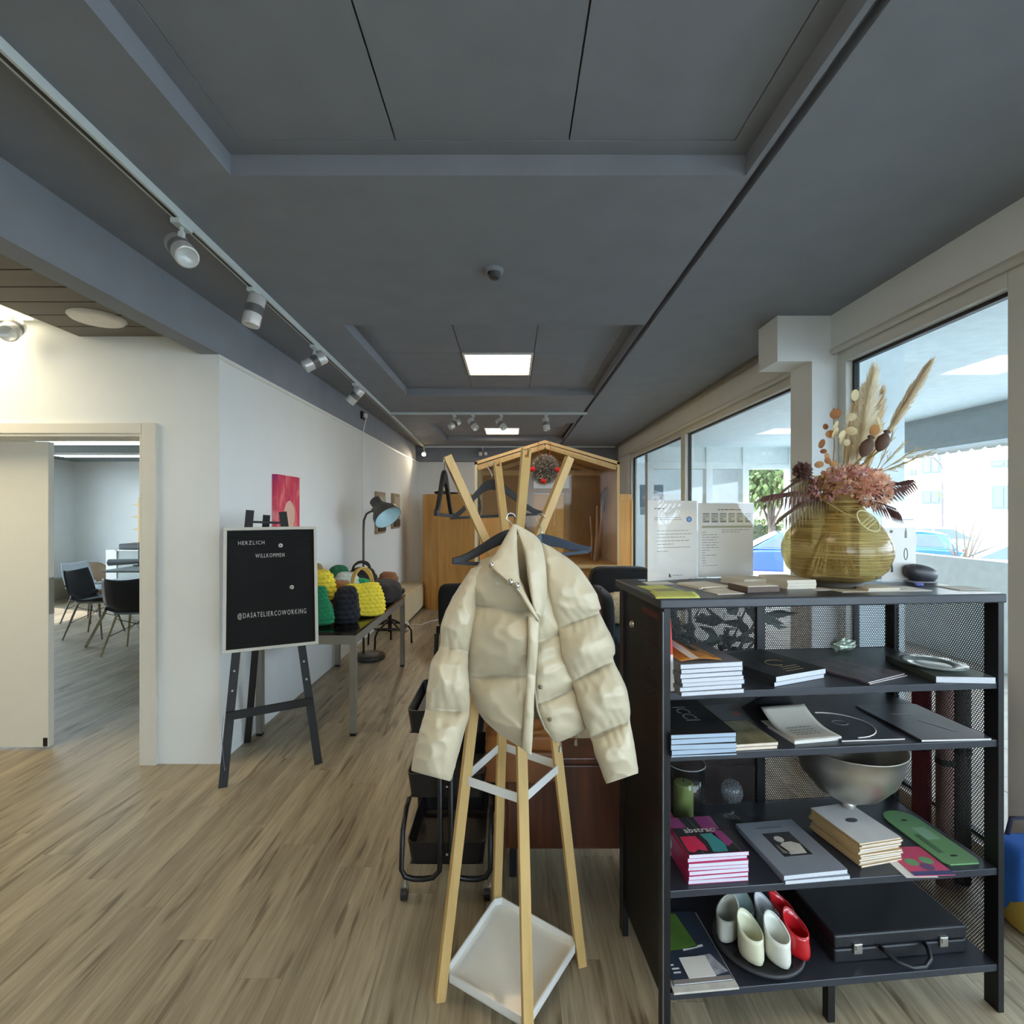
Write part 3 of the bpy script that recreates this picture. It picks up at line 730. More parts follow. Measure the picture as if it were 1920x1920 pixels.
def bag(c, size, rgb, label, yaw=0, lean=0, roll=0, rows=8, knob=.06, handle=None, e=.34, name='crochet_bag', hcol=None, style='knit', taper=.12):
    c = V(c); t = thing(name, label, 'bag', c, 'crocheted bags on the black table')
    R = Matrix.Rotation(yaw, 3, 'Z') @ Matrix.Rotation(lean, 3, 'X') @ Matrix.Rotation(roll, 3, 'Y')
    sx, sy, sz = size; cc = c+R @ V((0, 0, sz/2)); rr = random.random()*9
    pw = lambda x, k: math.copysign(abs(x)**k, x)
    ex = 2/e
    def surf(c):                                                 # cushion with rows of plump stitches raised along the normal
        q = c/(abs(c.x)**ex+abs(c.y)**ex+abs(c.z)**ex)**(1/ex)
        n = V((pw(q.x, ex-1)/sx, pw(q.y, ex-1)/sy, pw(q.z, ex-1)/sz)).normalized()
        p = V((q.x*sx/2, q.y*sy/2, q.z*sz/2)); p *= 1+.12*noise.noise(V((p.x*8+rr, p.y*8, p.z*8)))
        if style != 'cloth':
            row = (q.z*.5+.5)*rows; along = (p.x+p.y*.8)/(sz/rows)*.8+(.5 if int(row) % 2 else 0)
            p += n*knob*.19*(abs(math.sin(row*PI))**.6*(.45+.55*abs(math.sin(along*PI))**.7)-.5)
        p.x *= 1-taper*q.z; p.y *= 1-taper*q.z*1.2
        return cc+R @ p
    MB().cubed(surf, 40).build('body', knit_mat('yarn_%d_%d_%d' % rgb, rgb), t, smooth=True)
    if handle:
        hm = knit_mat('yarn_%d_%d_%d' % (hcol or rgb), (hcol or rgb))
        for s in (-1, 1):
            pts = []
            for k in range(13):
                a = PI*k/12
                pts.append(cc+R @ V((-math.cos(a)*sx*.26, s*sy*.18*(1+.8*math.sin(a)), sz*.44+math.sin(a)*handle)))
            MB().tube(pts, lambda q: .010+.0015*math.sin(q*60), 8).build('handle', hm, t, smooth=True)
    return t
YEL = (236, 214, 62); GRN = (28, 128, 84); NAVY = (18, 18, 28); CHAR = (36, 33, 32); BRN = (150, 108, 66); TAN = (176, 146, 104)
bag((-1.175, 4.06, TZ), (.30, .15, .27), YEL, 'yellow crocheted handbag with tan handles at the table front', yaw=.5, lean=-.18, rows=9, handle=.13, hcol=(196, 160, 84), knob=.075)
bag((-1.25, 3.86, TZ), (.18, .17, .27), NAVY, 'dark navy crocheted bag slumped left of the yellow handbag', yaw=.5, lean=.1, rows=7, e=.6)
bag((-1.42, 3.70, TZ), (.25, .12, .285), GRN, 'green crocheted handbag leaning at the near table end', yaw=.3, lean=-.25, roll=-.12, rows=10, knob=.045)
bag((-1.60, 4.06, TZ+.13), (.36, .22, .24), YEL, 'yellow chunky crocheted bag on top behind the green bag', yaw=.3, rows=7, knob=.09, e=.55)
bag((-1.60, 4.05, TZ), (.34, .26, .14), TAN, 'striped tan bag lying under the yellow chunky bag', yaw=.3, rows=4, e=.5)
bag((-1.45, 4.28, TZ+.02), (.24, .18, .24), BRN, 'brown crocheted bag in the middle of the bag pile', yaw=-.3, rows=6, e=.6)
bag((-1.20, 4.74, TZ), (.34, .52, .20), CHAR, 'big charcoal bag slumped over the far table corner', yaw=.2, rows=4, e=.75, style='cloth')
bag((-1.60, 4.72, TZ), (.24, .18, .34), (24, 96, 62), 'dark green round bag at the back of the pile', yaw=.2, rows=6, e=.8)
bag((-1.36, 4.62, TZ), (.20, .16, .24), (34, 150, 96), 'small bright green bag right of the tan handles', yaw=.1, rows=6, e=.7)
bag((-1.44, 4.90, TZ), (.30, .2, .30), (38, 36, 34), 'black bag with raised loop handle at the pile top', yaw=.2, rows=5, e=.7, handle=.07)
bag((-1.22, 5.03, TZ), (.2, .14, .25), (140, 92, 60), 'small rust brown bag behind the charcoal bag', yaw=.1, rows=5, e=.7)
bag((-1.47, 4.56, TZ+.10), (.22, .14, .2), (188, 198, 186), 'pale striped bag with grey green bands in the pile', yaw=.4, rows=5, e=.7)
bag((-1.69, 3.93, TZ), (.14, .2, .36), (74, 78, 92), 'grey blue bag half hidden behind the letter board', yaw=.2, rows=5, e=.7)
bag((-1.68, 4.36, TZ), (.16, .2, .40), (142, 118, 62), 'olive brown bag against the wall behind the yellow chunky bag', yaw=.1, rows=5, e=.7)

# ------------------------------------------------------------ picture, small wall pieces, floor lamp, stool, low unit, cable
pc = thing('painting', 'pink and red abstract canvas on the left wall above the easel', 'painting', (-1.78, 4.05, 1.31))
def paint_mat():
    m, nt, N, L, b = nodes('canvas_paint')
    tc = N.new('ShaderNodeTexCoord'); mp = N.new('ShaderNodeMapping'); mp.inputs['Scale'].default_value = (1, 3.2, 1.1)
    L.new(tc.outputs['Object'], mp.inputs[0])
    nz = N.new('ShaderNodeTexNoise'); nz.inputs['Scale'].default_value = 4; nz.inputs['Detail'].default_value = 6; nz.inputs['Distortion'].default_value = .8
    L.new(mp.outputs[0], nz.inputs['Vector'])
    r = N.new('ShaderNodeValToRGB'); e = r.color_ramp.elements
    e[0].position = .3; e[0].color = lin((150, 40, 110))+(1,); e[1].position = .72; e[1].color = lin((236, 150, 150))+(1,)
    x = e.new(.45); x.color = lin((206, 52, 84))+(1,); x = e.new(.56); x.color = lin((224, 90, 104))+(1,)
    L.new(nz.outputs[0], r.inputs[0]); L.new(r.outputs[0], b.inputs['Base Color']); b.inputs['Roughness'].default_value = .6
    return m
MB().box(-1.80, -1.762, 3.84, 4.25, 1.31, 1.835).build('canvas', paint_mat(), pc, bevel=.003)
sh = [(-1.7615, 4.05+.10*math.cos(a)*(1 if a < PI else .8), 1.50+(.14 if a < PI else .19)*math.sin(a)) for a in [2*PI*k/28 for k in range(28)]]
MB().prism(sh, (.001, 0, 0)).build('pale_shape', M('pale_pink_paint', (228, 186, 166), .6), pc)
for y0, y1, z0, z1, lbl in ((6.70, 7.15, 1.26, 1.82, 'narrow wooden wall piece left of the lamp shade'), (7.60, 8.05, 1.30, 1.83, 'narrow wooden wall piece right of the lamp shade')):
    t = thing('wall_relief', lbl, 'wall art', (-1.79, (y0+y1)/2, z0), 'wooden pieces on the left wall')
    MB().box(-1.80, -1.765, y0, y1, z0, z1).build('board', M('relief_wood', (158, 140, 112), .7, var=.2, scale=6), t, bevel=.004)
    MB().box(-1.765, -1.745, y0+.05, y1-.05, z0+.03, z0+.14).build('dark_block', M('relief_dark', (66, 52, 38), .7), t)
    MB().box(-1.765, -1.75, y0+.05, y1-.05, z0+.2, z1-.05).build('inlay', M('relief_inlay', (176, 164, 140), .7, var=.2, scale=9), t)
fl_ = thing('floor_lamp', 'dark grey metal floor lamp with a bell shade leaning over the bags', 'floor lamp', (-1.53, 5.40, 0))
DG = M('dark_grey_metal', (78, 76, 76), .45, .3)
MB().lathe([(0, .055), (.13, .055), (.15, .045), (.155, .012), (.15, 0), (0, 0)], (-1.50, 5.42, 0), 40).build('base', DG, fl_, smooth=True)
px = [(-1.572, 5.42, .05), (-1.572, 5.42, .7), (-1.572, 5.42, 1.36), (-1.565, 5.41, 1.46), (-1.53, 5.38, 1.53), (-1.48, 5.36, 1.555), (-1.44, 5.35, 1.56)]
MB().tube(px, .011, 10).build('pole', DG, fl_, smooth=True)
a0 = V((-1.435, 5.35, 1.675)); ax = V((.155, -.10, -.17)).normalized(); u = ax.cross(V((0, 0, 1))).normalized(); R = Matrix((u, ax.cross(u), ax)).transposed()
MB().lathe([(0, -.005), (.05, 0), (.062, .01), (.062, .075), (.066, .09), (.072, .10), (.10, .15), (.135, .20), (.145, .25), (.147, .27)], a0, 40, R).build('lamp_shade', DG, fl_, smooth=True)
MB().lathe([(.143, .268), (.14, .24), (.128, .20), (.09, .145), (.05, .11), (0, .10)], a0, 40, R).build('shade_lining', M('lamp_inside', (206, 232, 236), .4), fl_, smooth=True)
MB().bar((-1.445, 5.35, 1.555), a0+ax*.04, .02, .02).cyl(V((-1.46, 5.345, 1.575)), V((-1.40, 5.335, 1.575)), .016, n=10).build('hinge', DG, fl_)
st = thing('swivel_stool', 'black metal swivel stool with ring footrest behind the bag table', 'stool', (-1.42, 5.95, 0))
MB().cyl((-1.42, 5.95, .16), (-1.42, 5.95, .60), .022, n=12).build('column', BLACKM, st)
MB().tube([(-1.42+.19*math.cos(k*PI/16), 5.95+.19*math.sin(k*PI/16), .22) for k in range(32)], .010, 8, closed=True).build('foot_ring', BLACKM, st, smooth=True)
for k in range(5):
    a = k*2*PI/5+.5; d = V((math.cos(a), math.sin(a), 0)); c = V((-1.42, 5.95, 0))
    MB().tube([c+d*.02+V((0, 0, .30)), c+d*.12+V((0, 0, .25)), c+d*.22+V((0, 0, .20)), c+d*.255+V((0, 0, .15)), c+d*.262+V((0, 0, 0))], .011, 7).build('leg', BLACKM, st, smooth=True)
MB().lathe([(0, .60), (.16, .60), (.175, .62), (.17, .65), (0, .66)], (-1.42, 5.95, 0), 28).build('seat', BLACKP, st, smooth=True)
lu = thing('low_cabinet', 'long low cream cabinet on the floor along the left wall', 'cabinet', (-1.6, 7.6, 0))
CRM = M('cream_laminate', (206, 190, 156), .5)
MB().box(-1.79, -1.44, 6.7, 8.55, .03, .40).build('body', CRM, lu, bevel=.004)
for k in range(3): MB().box(-1.44, -1.425, 6.72+k*.605, 6.72+k*.605+.595, .045, .385).build('door_panel', CRM, lu, bevel=.003)
MB().box(-1.77, -1.46, 6.73, 8.52, 0, .03).build('plinth', BLACKP, lu)
t = thing('power_adapter', 'white plug adapter lying on the floor beyond the table', 'adapter', onz(761, 1182, 0))
q = onz(761, 1182, 0); MB().rbox((q.x, q.y, .055), (.04, .04, .055), None, .5, 20, 14).build('housing', WHITEP, t, smooth=True)
cp = [onz(764, 1176, .01), onz(775, 1171, .008), onz(790, 1171, .008), onz(806, 1165, .008), onz(830, 1160, .008)]
MB().tube(cp, .006, 6).build('cable', WHITEP, t, smooth=True)

# ------------------------------------------------------------ far wooden counter and display house
pt = thing('wooden_partition', 'tall honey oak counter with a rounded left end in front of the back wall', 'partition', (0, 8.4, 0))
pl = [(-.9, 8.6)]+[(-1.19+.27*math.cos(a), 8.40+.27*math.sin(a)) for a in [PI*.5+k*PI/2/10 for k in range(11)]]+[(-1.19+.27*math.cos(a), 8.40+.27*math.sin(a)) for a in [PI+k*PI/2/10 for k in range(11)]]+[(1.9, 8.13), (1.9, 8.6)]
MB().prism([(x, y, 0) for x, y in pl], (0, 0, 1.80)).build('body', OAK, pt)
for k in range(9): MB().box(-1.17+k*.342, -1.17+k*.342+.339, 8.118, 8.131, .02, 1.79).build('panel', OAK, pt, bevel=.0015)
MB().prism([(x, y, 1.80) for x, y in pl], (0, 0, .035)).build('top', OAK, pt)
t = thing('black_cap', 'black soft cap lying on top of the wooden counter', 'cap', (-1.12, 8.36, 1.835))
MB().rbox((-1.17, 8.36, 1.87), (.10, .09, .035), None, .8, 20, 12).build('crown', BLACKP, t, smooth=True); MB().rbox((-1.0, 8.36, 1.858), (.13, .05, .018), None, .8, 20, 10).build('strap', BLACKP, t, smooth=True)
hs = thing('display_house', 'house shaped plywood showcase with clear front behind the coat stand', 'showcase', (.36, 5.7, .0))
HX0, HX1, HAX, HY0, HY1 = -.379, 1.094, .336, 5.20, 6.18
HE, HA, HB, tk = 2.06, 2.281, .975, .026
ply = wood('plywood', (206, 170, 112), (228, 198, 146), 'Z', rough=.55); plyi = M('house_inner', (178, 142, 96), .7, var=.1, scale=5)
MB().box(HX0, HX0+tk, HY0, HY1, HB, HE).build('left_wall', M('pale_ply', (214, 200, 168), .6), hs)
MB().box(HX1-tk, HX1, HY0, HY1, HB, HE).build('right_wall', ply, hs)
MB().box(HX0+tk, HX1-tk, HY0, HY1, HB, HB+tk*1.4).build('floor_board', ply, hs)
for x0, x1 in ((HX0, HAX), (HX1, HAX)):
    MB().hexa([(x0, HY0, HE-.03), (x1, HY0, HA-.03), (x1, HY1, HA-.03), (x0, HY1, HE-.03)][::(1 if x0 < x1 else -1)], [(x0, HY0, HE), (x1, HY0, HA), (x1, HY1, HA), (x0, HY1, HE)][::(1 if x0 < x1 else -1)]).build('roof_board', ply, hs)
f = MB()                                                       # inner rafters and tie beam
for y in (HY0+.01, HY1-.07):
    f.bar((HX0+.03, y+.025, HE-.06), (HAX, y+.025, HA-.06), .05, .05); f.bar((HX1-.03, y+.025, HE-.06), (HAX, y+.025, HA-.06), .05, .05)
f.build('rafter', ply, hs)
MB().box(HX0+tk, HX1-tk, HY1-.1, HY1-.04, HE-.075, HE-.015).build('tie_beam', ply, hs)
bx0, bx1 = .26, .69
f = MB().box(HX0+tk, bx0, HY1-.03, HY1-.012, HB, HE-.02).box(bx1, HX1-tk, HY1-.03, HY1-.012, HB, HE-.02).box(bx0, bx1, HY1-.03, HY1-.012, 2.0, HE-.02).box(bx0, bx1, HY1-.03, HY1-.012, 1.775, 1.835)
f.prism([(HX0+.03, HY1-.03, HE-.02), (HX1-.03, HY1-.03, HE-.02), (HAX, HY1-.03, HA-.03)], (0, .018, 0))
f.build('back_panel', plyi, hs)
MB().box(.62, .69, HY1-.06, HY1-.03, HB, 1.775).build('door_post', PINEY, hs)
pn = MB(); pn.prism([(HX0+tk, HY0+.004, HB+.04), (HX1-tk, HY0+.004, HB+.04), (HX1-tk, HY0+.004, HE-.04), (HAX, HY0+.004, HA-.07), (HX0+tk, HY0+.004, HE-.04)], (0, .004, 0)); pn.build('acrylic_front', glass('acrylic', (.96, .95, .93), .008), hs)
MB().box(HX0+.02, HX1-.02, HY0+.03, HY1, 0, HB).build('base_cabinet', OAK, hs)
for k in range(2): MB().box(HX0+.04+k*.72, HX0+.74+k*.72, HY0+.012, HY0+.03, .05, HB-.03).build('cabinet_door', OAK, hs, bevel=.003)
t = thing('wooden_box', 'honey wood box standing inside the display house', 'box', (-.17, 5.6, HB+.037))
MB().box(-.345, .02, 5.42, 5.85, HB+.037, 1.48).build('body', OAK, t, bevel=.004); MB().box(-.345, .02, 5.42, 5.85, 1.482, 1.50).build('lid', OAK, t, bevel=.003)
t = thing('fringe_hanging', 'dark fringe hanging on the inner left wall of the display house', 'wall hanging', (-.34, 5.5, 1.5))
for k in range(7): MB().tube([(-.346, 5.34+k*.045, 1.70-.01*k), (-.343, 5.35+k*.045, 1.60), (-.346, 5.34+k*.045, 1.52+.015*abs(3-k))], .006, 5).build('strand', BLACKP, t)
MB().bar((-.346, 5.32, 1.71), (-.346, 5.63, 1.66), .012, .012).build('rod', BLACKP, t)
t = thing('driftwood_bundle', 'pale driftwood sticks standing in the right corner of the display house', 'driftwood', (.96, 5.7, HB+.037))
DW = wood('driftwood', (176, 146, 128), (214, 190, 172), 'Z')
for k, (x0, x1, z1, y) in enumerate(((.90, .93, 1.62, 5.6), (.94, 1.03, 1.80, 5.7), (.97, 1.04, 1.7, 5.8), (.92, 1.01, 1.74, 5.66), (.89, .88, 1.5, 5.75))):
    MB().tube([(x0, y, HB+.04), ((x0+x1)/2+.012, y, (HB+z1)/2), (x1, y+.02, z1)], lambda q: .016*(1-.4*q), 7).build('stick', DW, t, smooth=True)
for k in range(5): MB().tube([(1.0+.008*k, 5.72, 1.55), (1.0+.012*k, 5.71, 1.68), (.98+.02*k, 5.7, 1.76+.02*k)], .005, 5).build('twig', M('dark_twig', (74, 62, 54), .8), t)
# fur wreath on a red cord
wr = thing('fur_ball', 'grey brown furry ball with red pompoms hung from the display house gable', 'hanging ornament', (.33, 5.13, 1.85))
c = at(1021, 880, 5.12); FUR = M('fur_grey', (158, 148, 134), .9, var=.5, scale=25)
MB().ball(c, (.13, .075, .135), 24, 16).build('core', M('fur_dark', (70, 62, 54), .95, var=.3, scale=20), wr, smooth=True)
f = MB()
for k in range(1500):
    d = V((random.gauss(0, 1), random.gauss(0, 1), random.gauss(0, 1))).normalized(); p = c+V((d.x*.128, d.y*.075, d.z*.132))
    e = (d+V((random.gauss(0, .7), random.gauss(0, .5), random.gauss(0, .7)))).normalized(); s = e.cross(V((random.random(), 1, .3))).normalized()
    f.add([p-s*.004, p+s*.004, p+e*random.uniform(.02, .045)], [(0, 1, 2)])
f.build('fur', FUR, wr, kind='stuff')
for px_, py_ in ((999, 880), (1046, 881), (1019, 902)):
    q = at(px_, py_, 5.04); MB().ball(q, .026, 14, 10, fn=lambda p, u, v: 1+.15*noise.noise(p*9)).build('pompom', M('pompom_red', (214, 34, 34), .9, var=.2, scale=60), wr, smooth=True)
for s in (-1, 1): MB().tube([c+V((s*.03, 0, .12)), V((c.x+s*.065, 5.17, 2.17)), V((c.x+s*.06, 5.17, 2.265-.02)), V((c.x+s*.05, 5.18, 2.262))], .003, 5).build('cord', M('cord_red', (170, 66, 56), .8), wr)
t = thing('tall_wood_panel', 'narrow honey wood panel right of the display house', 'panel', (1.3, 6.3, 0))
MB().box(1.13, 1.47, 6.25, 6.29, 0, 1.69).build('board', OAK, t, bevel=.003); MB().box(1.455, 1.475, 6.24, 6.30, 0, 1.70).build('edge_strip', PINE, t); MB().box(1.13, 1.47, 6.2, 6.4, 0, .03).build('foot', OAK, t)

# ------------------------------------------------------------ chairs near the counter
def side_chair(c, yaw, fab, label, hb=.82, wdt=.46):
    c = V(c); R = Matrix.Rotation(yaw, 3, 'Z'); t = thing('side_chair', label, 'chair', c)
    P = lambda x, y, z: c+R @ V((x, y, z))
    MB().rbox(P(0, 0, .45), (wdt/2, .23, .045), R, .4, 28, 14).build('seat', fab, t, smooth=True)
    MB().rbox(P(0, .23, .45+(hb-.45)/2+.02), (wdt/2, .05, (hb-.45)/2), R @ Matrix.Rotation(-.12, 3, 'X'), .4, 28, 18).build('backrest', fab, t, smooth=True)
    for x in (-1, 1):
        for y in (-1, 1): MB().cyl(P(x*.2, y*.19, 0), P(x*.18, y*.16, .43), .011, .016, 8).build('leg', BLACKM, t)
    return t
side_chair((-.535, 4.9, 0), PI+.1, M('black_fabric', (18, 18, 19), .9, var=.2, scale=20), 'black upholstered chair in front of the rounded oak counter', .88, .32)
side_chair((.53, 4.3, 0), PI-.05, M('wine_fabric', (92, 24, 36), .9, var=.2, scale=20), 'wine red upholstered chair left of the black armchair', .84, .38)
ac = thing('armchair', 'black high armchair with teal seat behind the black shelf', 'armchair', (1.15, 4.7, 0))
BF = M('black_velvet', (17, 17, 20), .9, var=.2, scale=10, sheen=.1)
MB().rbox((1.06, 4.98, .62), (.31, .11, .40), None, .3, 32, 20).build('backrest', BF, ac, smooth=True)
for s in (-1, 1): MB().rbox((1.06+s*.26, 4.62, .50), (.06, .42, .36 if s < 0 else .30), None, .35, 28, 18).build('armrest', BF, ac, smooth=True)
MB().rbox((1.06, 4.6, .32), (.28, .40, .16), None, .25, 28, 16).build('base', BF, ac, smooth=True)
MB().rbox((1.06, 4.58, .47), (.21, .38, .04), None, .35, 28, 12).build('seat_cushion', M('teal_fabric', (92, 132, 140), .9, var=.1), ac, smooth=True)
for x in (.84, 1.28):
    for y in (4.3, 4.95): MB().cyl((x, y, 0), (x, y, .18), .018, .024, 10).build('leg', BLACKM, ac)
t = thing('cushion', 'cream cushion with maze pattern on the black armchair', 'cushion', (.98, 4.62, .51))
MB().rbox((1.04, 4.72, .665), (.18, .085, .15), Matrix.Rotation(-.25, 3, 'X'), .5, 32, 24, fn=lambda p, u, v: 1-.04*abs(math.sin(p.x*70)*math.sin(p.z*70))).build('cover', M('cream_cushion', (226, 202, 160), .9, var=.18, scale=30), t, smooth=True)

# ------------------------------------------------------------ furniture in the room beyond the door
def shell_chair(c, hd, col, legc, label):
    c = V(c); x = V((hd[0], hd[1], 0)).normalized(); y = V((-x.y, x.x, 0)); z = V((0, 0, 1))
    t = thing('shell_chair', label, 'chair', c)
    P = lambda a, b, h: c+x*a+y*b+z*h
    pr = [(.23, .445), (.19, .452), (.08, .432), (-.06, .425), (-.15, .445), (-.20, .52), (-.235, .64), (-.265, .76), (-.28, .82)]
    def f(u, v):
        k = u*(len(pr)-1); i = min(int(k), len(pr)-2); fr = k-i
        a = pr[i][0]*(1-fr)+pr[i+1][0]*fr; h = pr[i][1]*(1-fr)+pr[i+1][1]*fr
        wd = .235*(1-.25*max(0, u-.75)*4*.5)*(1-.18*(u < .08)); b = (v-.5)*2
        return P(a+(.05*b*b if u > .5 else 0), b*wd, h+(.05*b*b if u < .6 else .02*b*b))
    m = MB().grid(f, 24, 10); ob = m.build('seat_shell', M('shell_%d_%d_%d' % col, col, .4), t, smooth=True)
    so = ob.modifiers.new('thick', 'SOLIDIFY'); so.thickness = .012
    if col[0] < 90: MB().rbox(P(.02, 0, .447), (.19, .18, .018), Matrix((x, y, z)).transposed(), .5, 24, 8).build('seat_pad', M('pad_grey', (122, 130, 128), .8), t, smooth=True)
    for a in (-1, 1):
        for b in (-1, 1): MB().cyl(P(a*.22-.01, b*.22, 0), P(a*.12, b*.13, .42), .009, .014, 8).build('leg', M('beech_%d' % legc[0], legc, .5), t)
    w_ = MB()
    for a, b in ((1, 1), (1, -1)): w_.cyl(P(a*.17, b*.175, .2), P(-a*.12, -b*.13, .38), .004, n=6).cyl(P(-a*.17, -b*.175, .2), P(a*.12, b*.13, .38), .004, n=6)
    w_.build('wire_brace', BLACKM, t)
    return t
shell_chair((-5.22, 6.42, 0), (1, .12), (38, 36, 40), (136, 122, 98), 'black shell chair with grey pad left in the far room')
shell_chair((-4.20, 5.72, 0), (-.1, 1), (30, 29, 32), (166, 146, 106), 'black shell chair beside the door casing, seen from behind')
shell_chair((-6.02, 7.30, 0), (1, -.05), (214, 220, 226), (120, 112, 100), 'white shell chair behind the black one in the far room')
t = thing('meeting_table', 'white meeting table with splayed legs beyond the doorway', 'table', (-3.9, 6.3, 0))
MB().box(-4.82, -3.2, 5.9, 6.7, .715, .74).build('tabletop', M('white_top', (214, 222, 222), .4), t, bevel=.005)
for x0, x1 in ((-4.88, -4.62), (-3.1, -3.4)):
    for y0, y1 in ((5.86, 6.05), (6.72, 6.55)): MB().bar((x0, y0, 0), (x1, y1, .715), .03, .03).build('leg', M('ash_leg', (150, 138, 112), .5), t)
t = thing('desk', 'grey standing desk in front of the white cabinet in the far room', 'desk', (-4.9, 7.4, 0))
MB().box(-5.62, -3.9, 7.0, 7.7, .72, .75).build('desktop', M('desk_grey', (112, 120, 118), .5), t, bevel=.008)
for x in (-5.1, -4.2): MB().box(x-.03, x+.03, 7.32, 7.38, .03, .72).build('column', BLACKM, t); MB().box(x-.04, x+.04, 7.05, 7.65, 0, .03).build('foot', BLACKM, t)
t = thing('sideboard', 'white and grey sideboard at the far wall beyond the doorway', 'cabinet', (-6.3, 9.1, 0))
MB().box(-6.98, -6.80, 8.8, 9.25, 0, .90).build('side_panel', WHITEP, t); MB().box(-6.80, -5.2, 8.82, 9.25, .02, .88).build('body', M('cabinet_grey', (166, 174, 170), .5), t)
MB().box(-6.82, -5.2, 8.8, 9.25, .88, .90).build('top', WHITEP, t)
for k in range(3): MB().box(-6.78+k*.52, -6.27+k*.52, 8.805, 8.82, .05, .62).build('door_panel', M('cabinet_grey'), t, bevel=.004)
t = thing('printer', 'dark flat printer on the white sideboard in the far room', 'printer', (-6.3, 9, .9))
MB().box(-6.78, -6.0, 8.82, 9.2, .905, 1.0).build('body', M('printer_dark', (58, 62, 60), .5), t, bevel=.015); MB().box(-6.7, -6.1, 8.79, 8.83, .92, .94).build('tray', M('printer_dark'), t)
t = thing('wall_shelf', 'yellow plywood shelf board on the far wall beyond the doorway', 'shelf', (-6.5, 9.5, .95))
YP = wood('yellow_ply', (214, 176, 98), (234, 200, 124), 'X')
MB().box(-6.98, -5.6, 9.56, 9.6, .95, 1.82).build('back_board', YP, t)
for z in (.97, 1.22, 1.45, 1.68): MB().box(-6.96, -5.6, 9.40, 9.56, z, z+.02).build('shelf_board', YP, t)
t = thing('potted_plant', 'small green plant on the yellow shelf in the far room', 'plant', (-6.85, 9.48, 1.24))
MB().lathe([(.05, 1.24), (.065, 1.34), (.06, 1.34), (0, 1.33)], (-6.72, 9.47, 0), 16).build('pot', M('pot_dark', (70, 74, 62), .7), t, smooth=True)
f = MB()
for k in range(60): leaf_quads(f, V((-6.72, 9.47, 1.34)), (random.gauss(0, .6), random.gauss(0, .4), 1), .12, .03)
f.build('leaves', LEAF, t)
t = thing('desk_lamp', 'grey articulated desk lamp above the far desk', 'desk lamp', (-6.2, 8, 0))
MB().cyl((-5.55, 7.62, .75), (-5.55, 7.62, 1.1), .012, n=8).build('pole', DG, t); MB().cyl((-5.98, 7.6, .80), (-5.50, 7.62, .82), .05, .035, 14).build('head', M('lamp_grey2', (98, 104, 104), .5), t); MB().cyl((-5.55, 7.62, .75), (-5.55, 7.62, .765), .08, n=16).build('base', DG, t)
t = thing('ball_seat', 'taupe fabric sitting ball in the corner of the far room', 'sitting ball', (-7.45, 9.05, 0))
MB().ball((-7.45, 9.05, .33), .335, 36, 24).build('cover', M('taupe_felt', (140, 118, 96), .95, var=.08), t, smooth=True)
MB().tube([(-7.45+.337*math.cos(k*PI/18), 9.05+.1*math.sin(k*PI/18), .33+.322*math.sin(k*PI/18)) for k in range(36)], .005, 5, closed=True).build('seam', M('taupe_seam', (112, 92, 74), .9), t)
# ------------------------------------------------------------ black trolley
TRB = M('trolley_black', (20, 20, 22), .4, .1)
MESHC = perforated('trolley_mesh', (26, 26, 28), .0075, .33)
tr = thing('utility_cart', 'black three tier metal trolley on castors behind the coat stand', 'trolley', (-.27, 2.27, 0))
cx0, cx1, cy0, cy1 = -.425, -.105, 2.06, 2.46
for z0, h in ((.125, .095), (.395, .10), (.655, .095)):
    m = MB(); k = .012; e = .004
    def rect(x0, x1, y0, y1, r=.03, n=4):
        pts = []
        for cx, cy, a0 in ((x1-r, y1-r, 0), (x0+r, y1-r, PI/2), (x0+r, y0+r, PI), (x1-r, y0+r, 1.5*PI)):
            pts += [(cx+r*math.cos(a0+PI/2*i/n), cy+r*math.sin(a0+PI/2*i/n)) for i in range(n+1)]
        return pts
    o = rect(cx0, cx1, cy0, cy1); i_ = rect(cx0+e, cx1-e, cy0+e, cy1-e); ob_ = rect(cx0+k, cx1-k, cy0+k, cy1-k); n = len(o)
    vs = [(x, y, z0) for x, y in ob_]+[(x, y, z0+h) for x, y in o]+[(x, y, z0+h) for x, y in i_]+[(x, y, z0+.003) for x, y in ob_]
    fs = []
    for r0, r1 in ((0, 1), (1, 2), (2, 3)): fs += [(r0*n+q, r0*n+(q+1) % n, r1*n+(q+1) % n, r1*n+q) for q in range(n)]
    ty = m.add(vs, fs).build('tray', TRB, tr)
    MB().box(cx0+k, cx1-k, cy0+k, cy1-k, z0+.001, z0+.003).build('mesh_floor', MESHC, ty, uv=lambda p: (p.x, p.y))
    for q in (cy0+.004, cy1-.004): MB().ball((-.262, q-.004 if q < 2.2 else q+.004, z0+h*.5), .006, 8, 6).build('rivet', STEEL, ty)
for yf, dy in ((cy0-.012, -1), (cy1+.012, 1)):
    for s in (-1, 1):
        cx = -.265; x1 = (cx0-.018 if s < 0 else cx1+.018)
        path = [(cx+s*.022, yf, .80), (cx+s*.022, yf, .16), (cx+s*.026, yf, .115), (cx+s*.05, yf, .088), (cx+s*.09, yf, .082), (x1-s*.05, yf, .082), (x1-s*.015, yf, .092), (x1, yf, .12), (x1, yf-dy*.03, .26), (x1+s*.0, yf-dy*.10, .31), (x1, yf-dy*.16, .315)]
        MB().tube(path, .0105, 8).build('frame_tube', TRB, tr, smooth=True)
for s in (-1, 1):
    x1 = (cx0-.02 if s < 0 else cx1+.02)
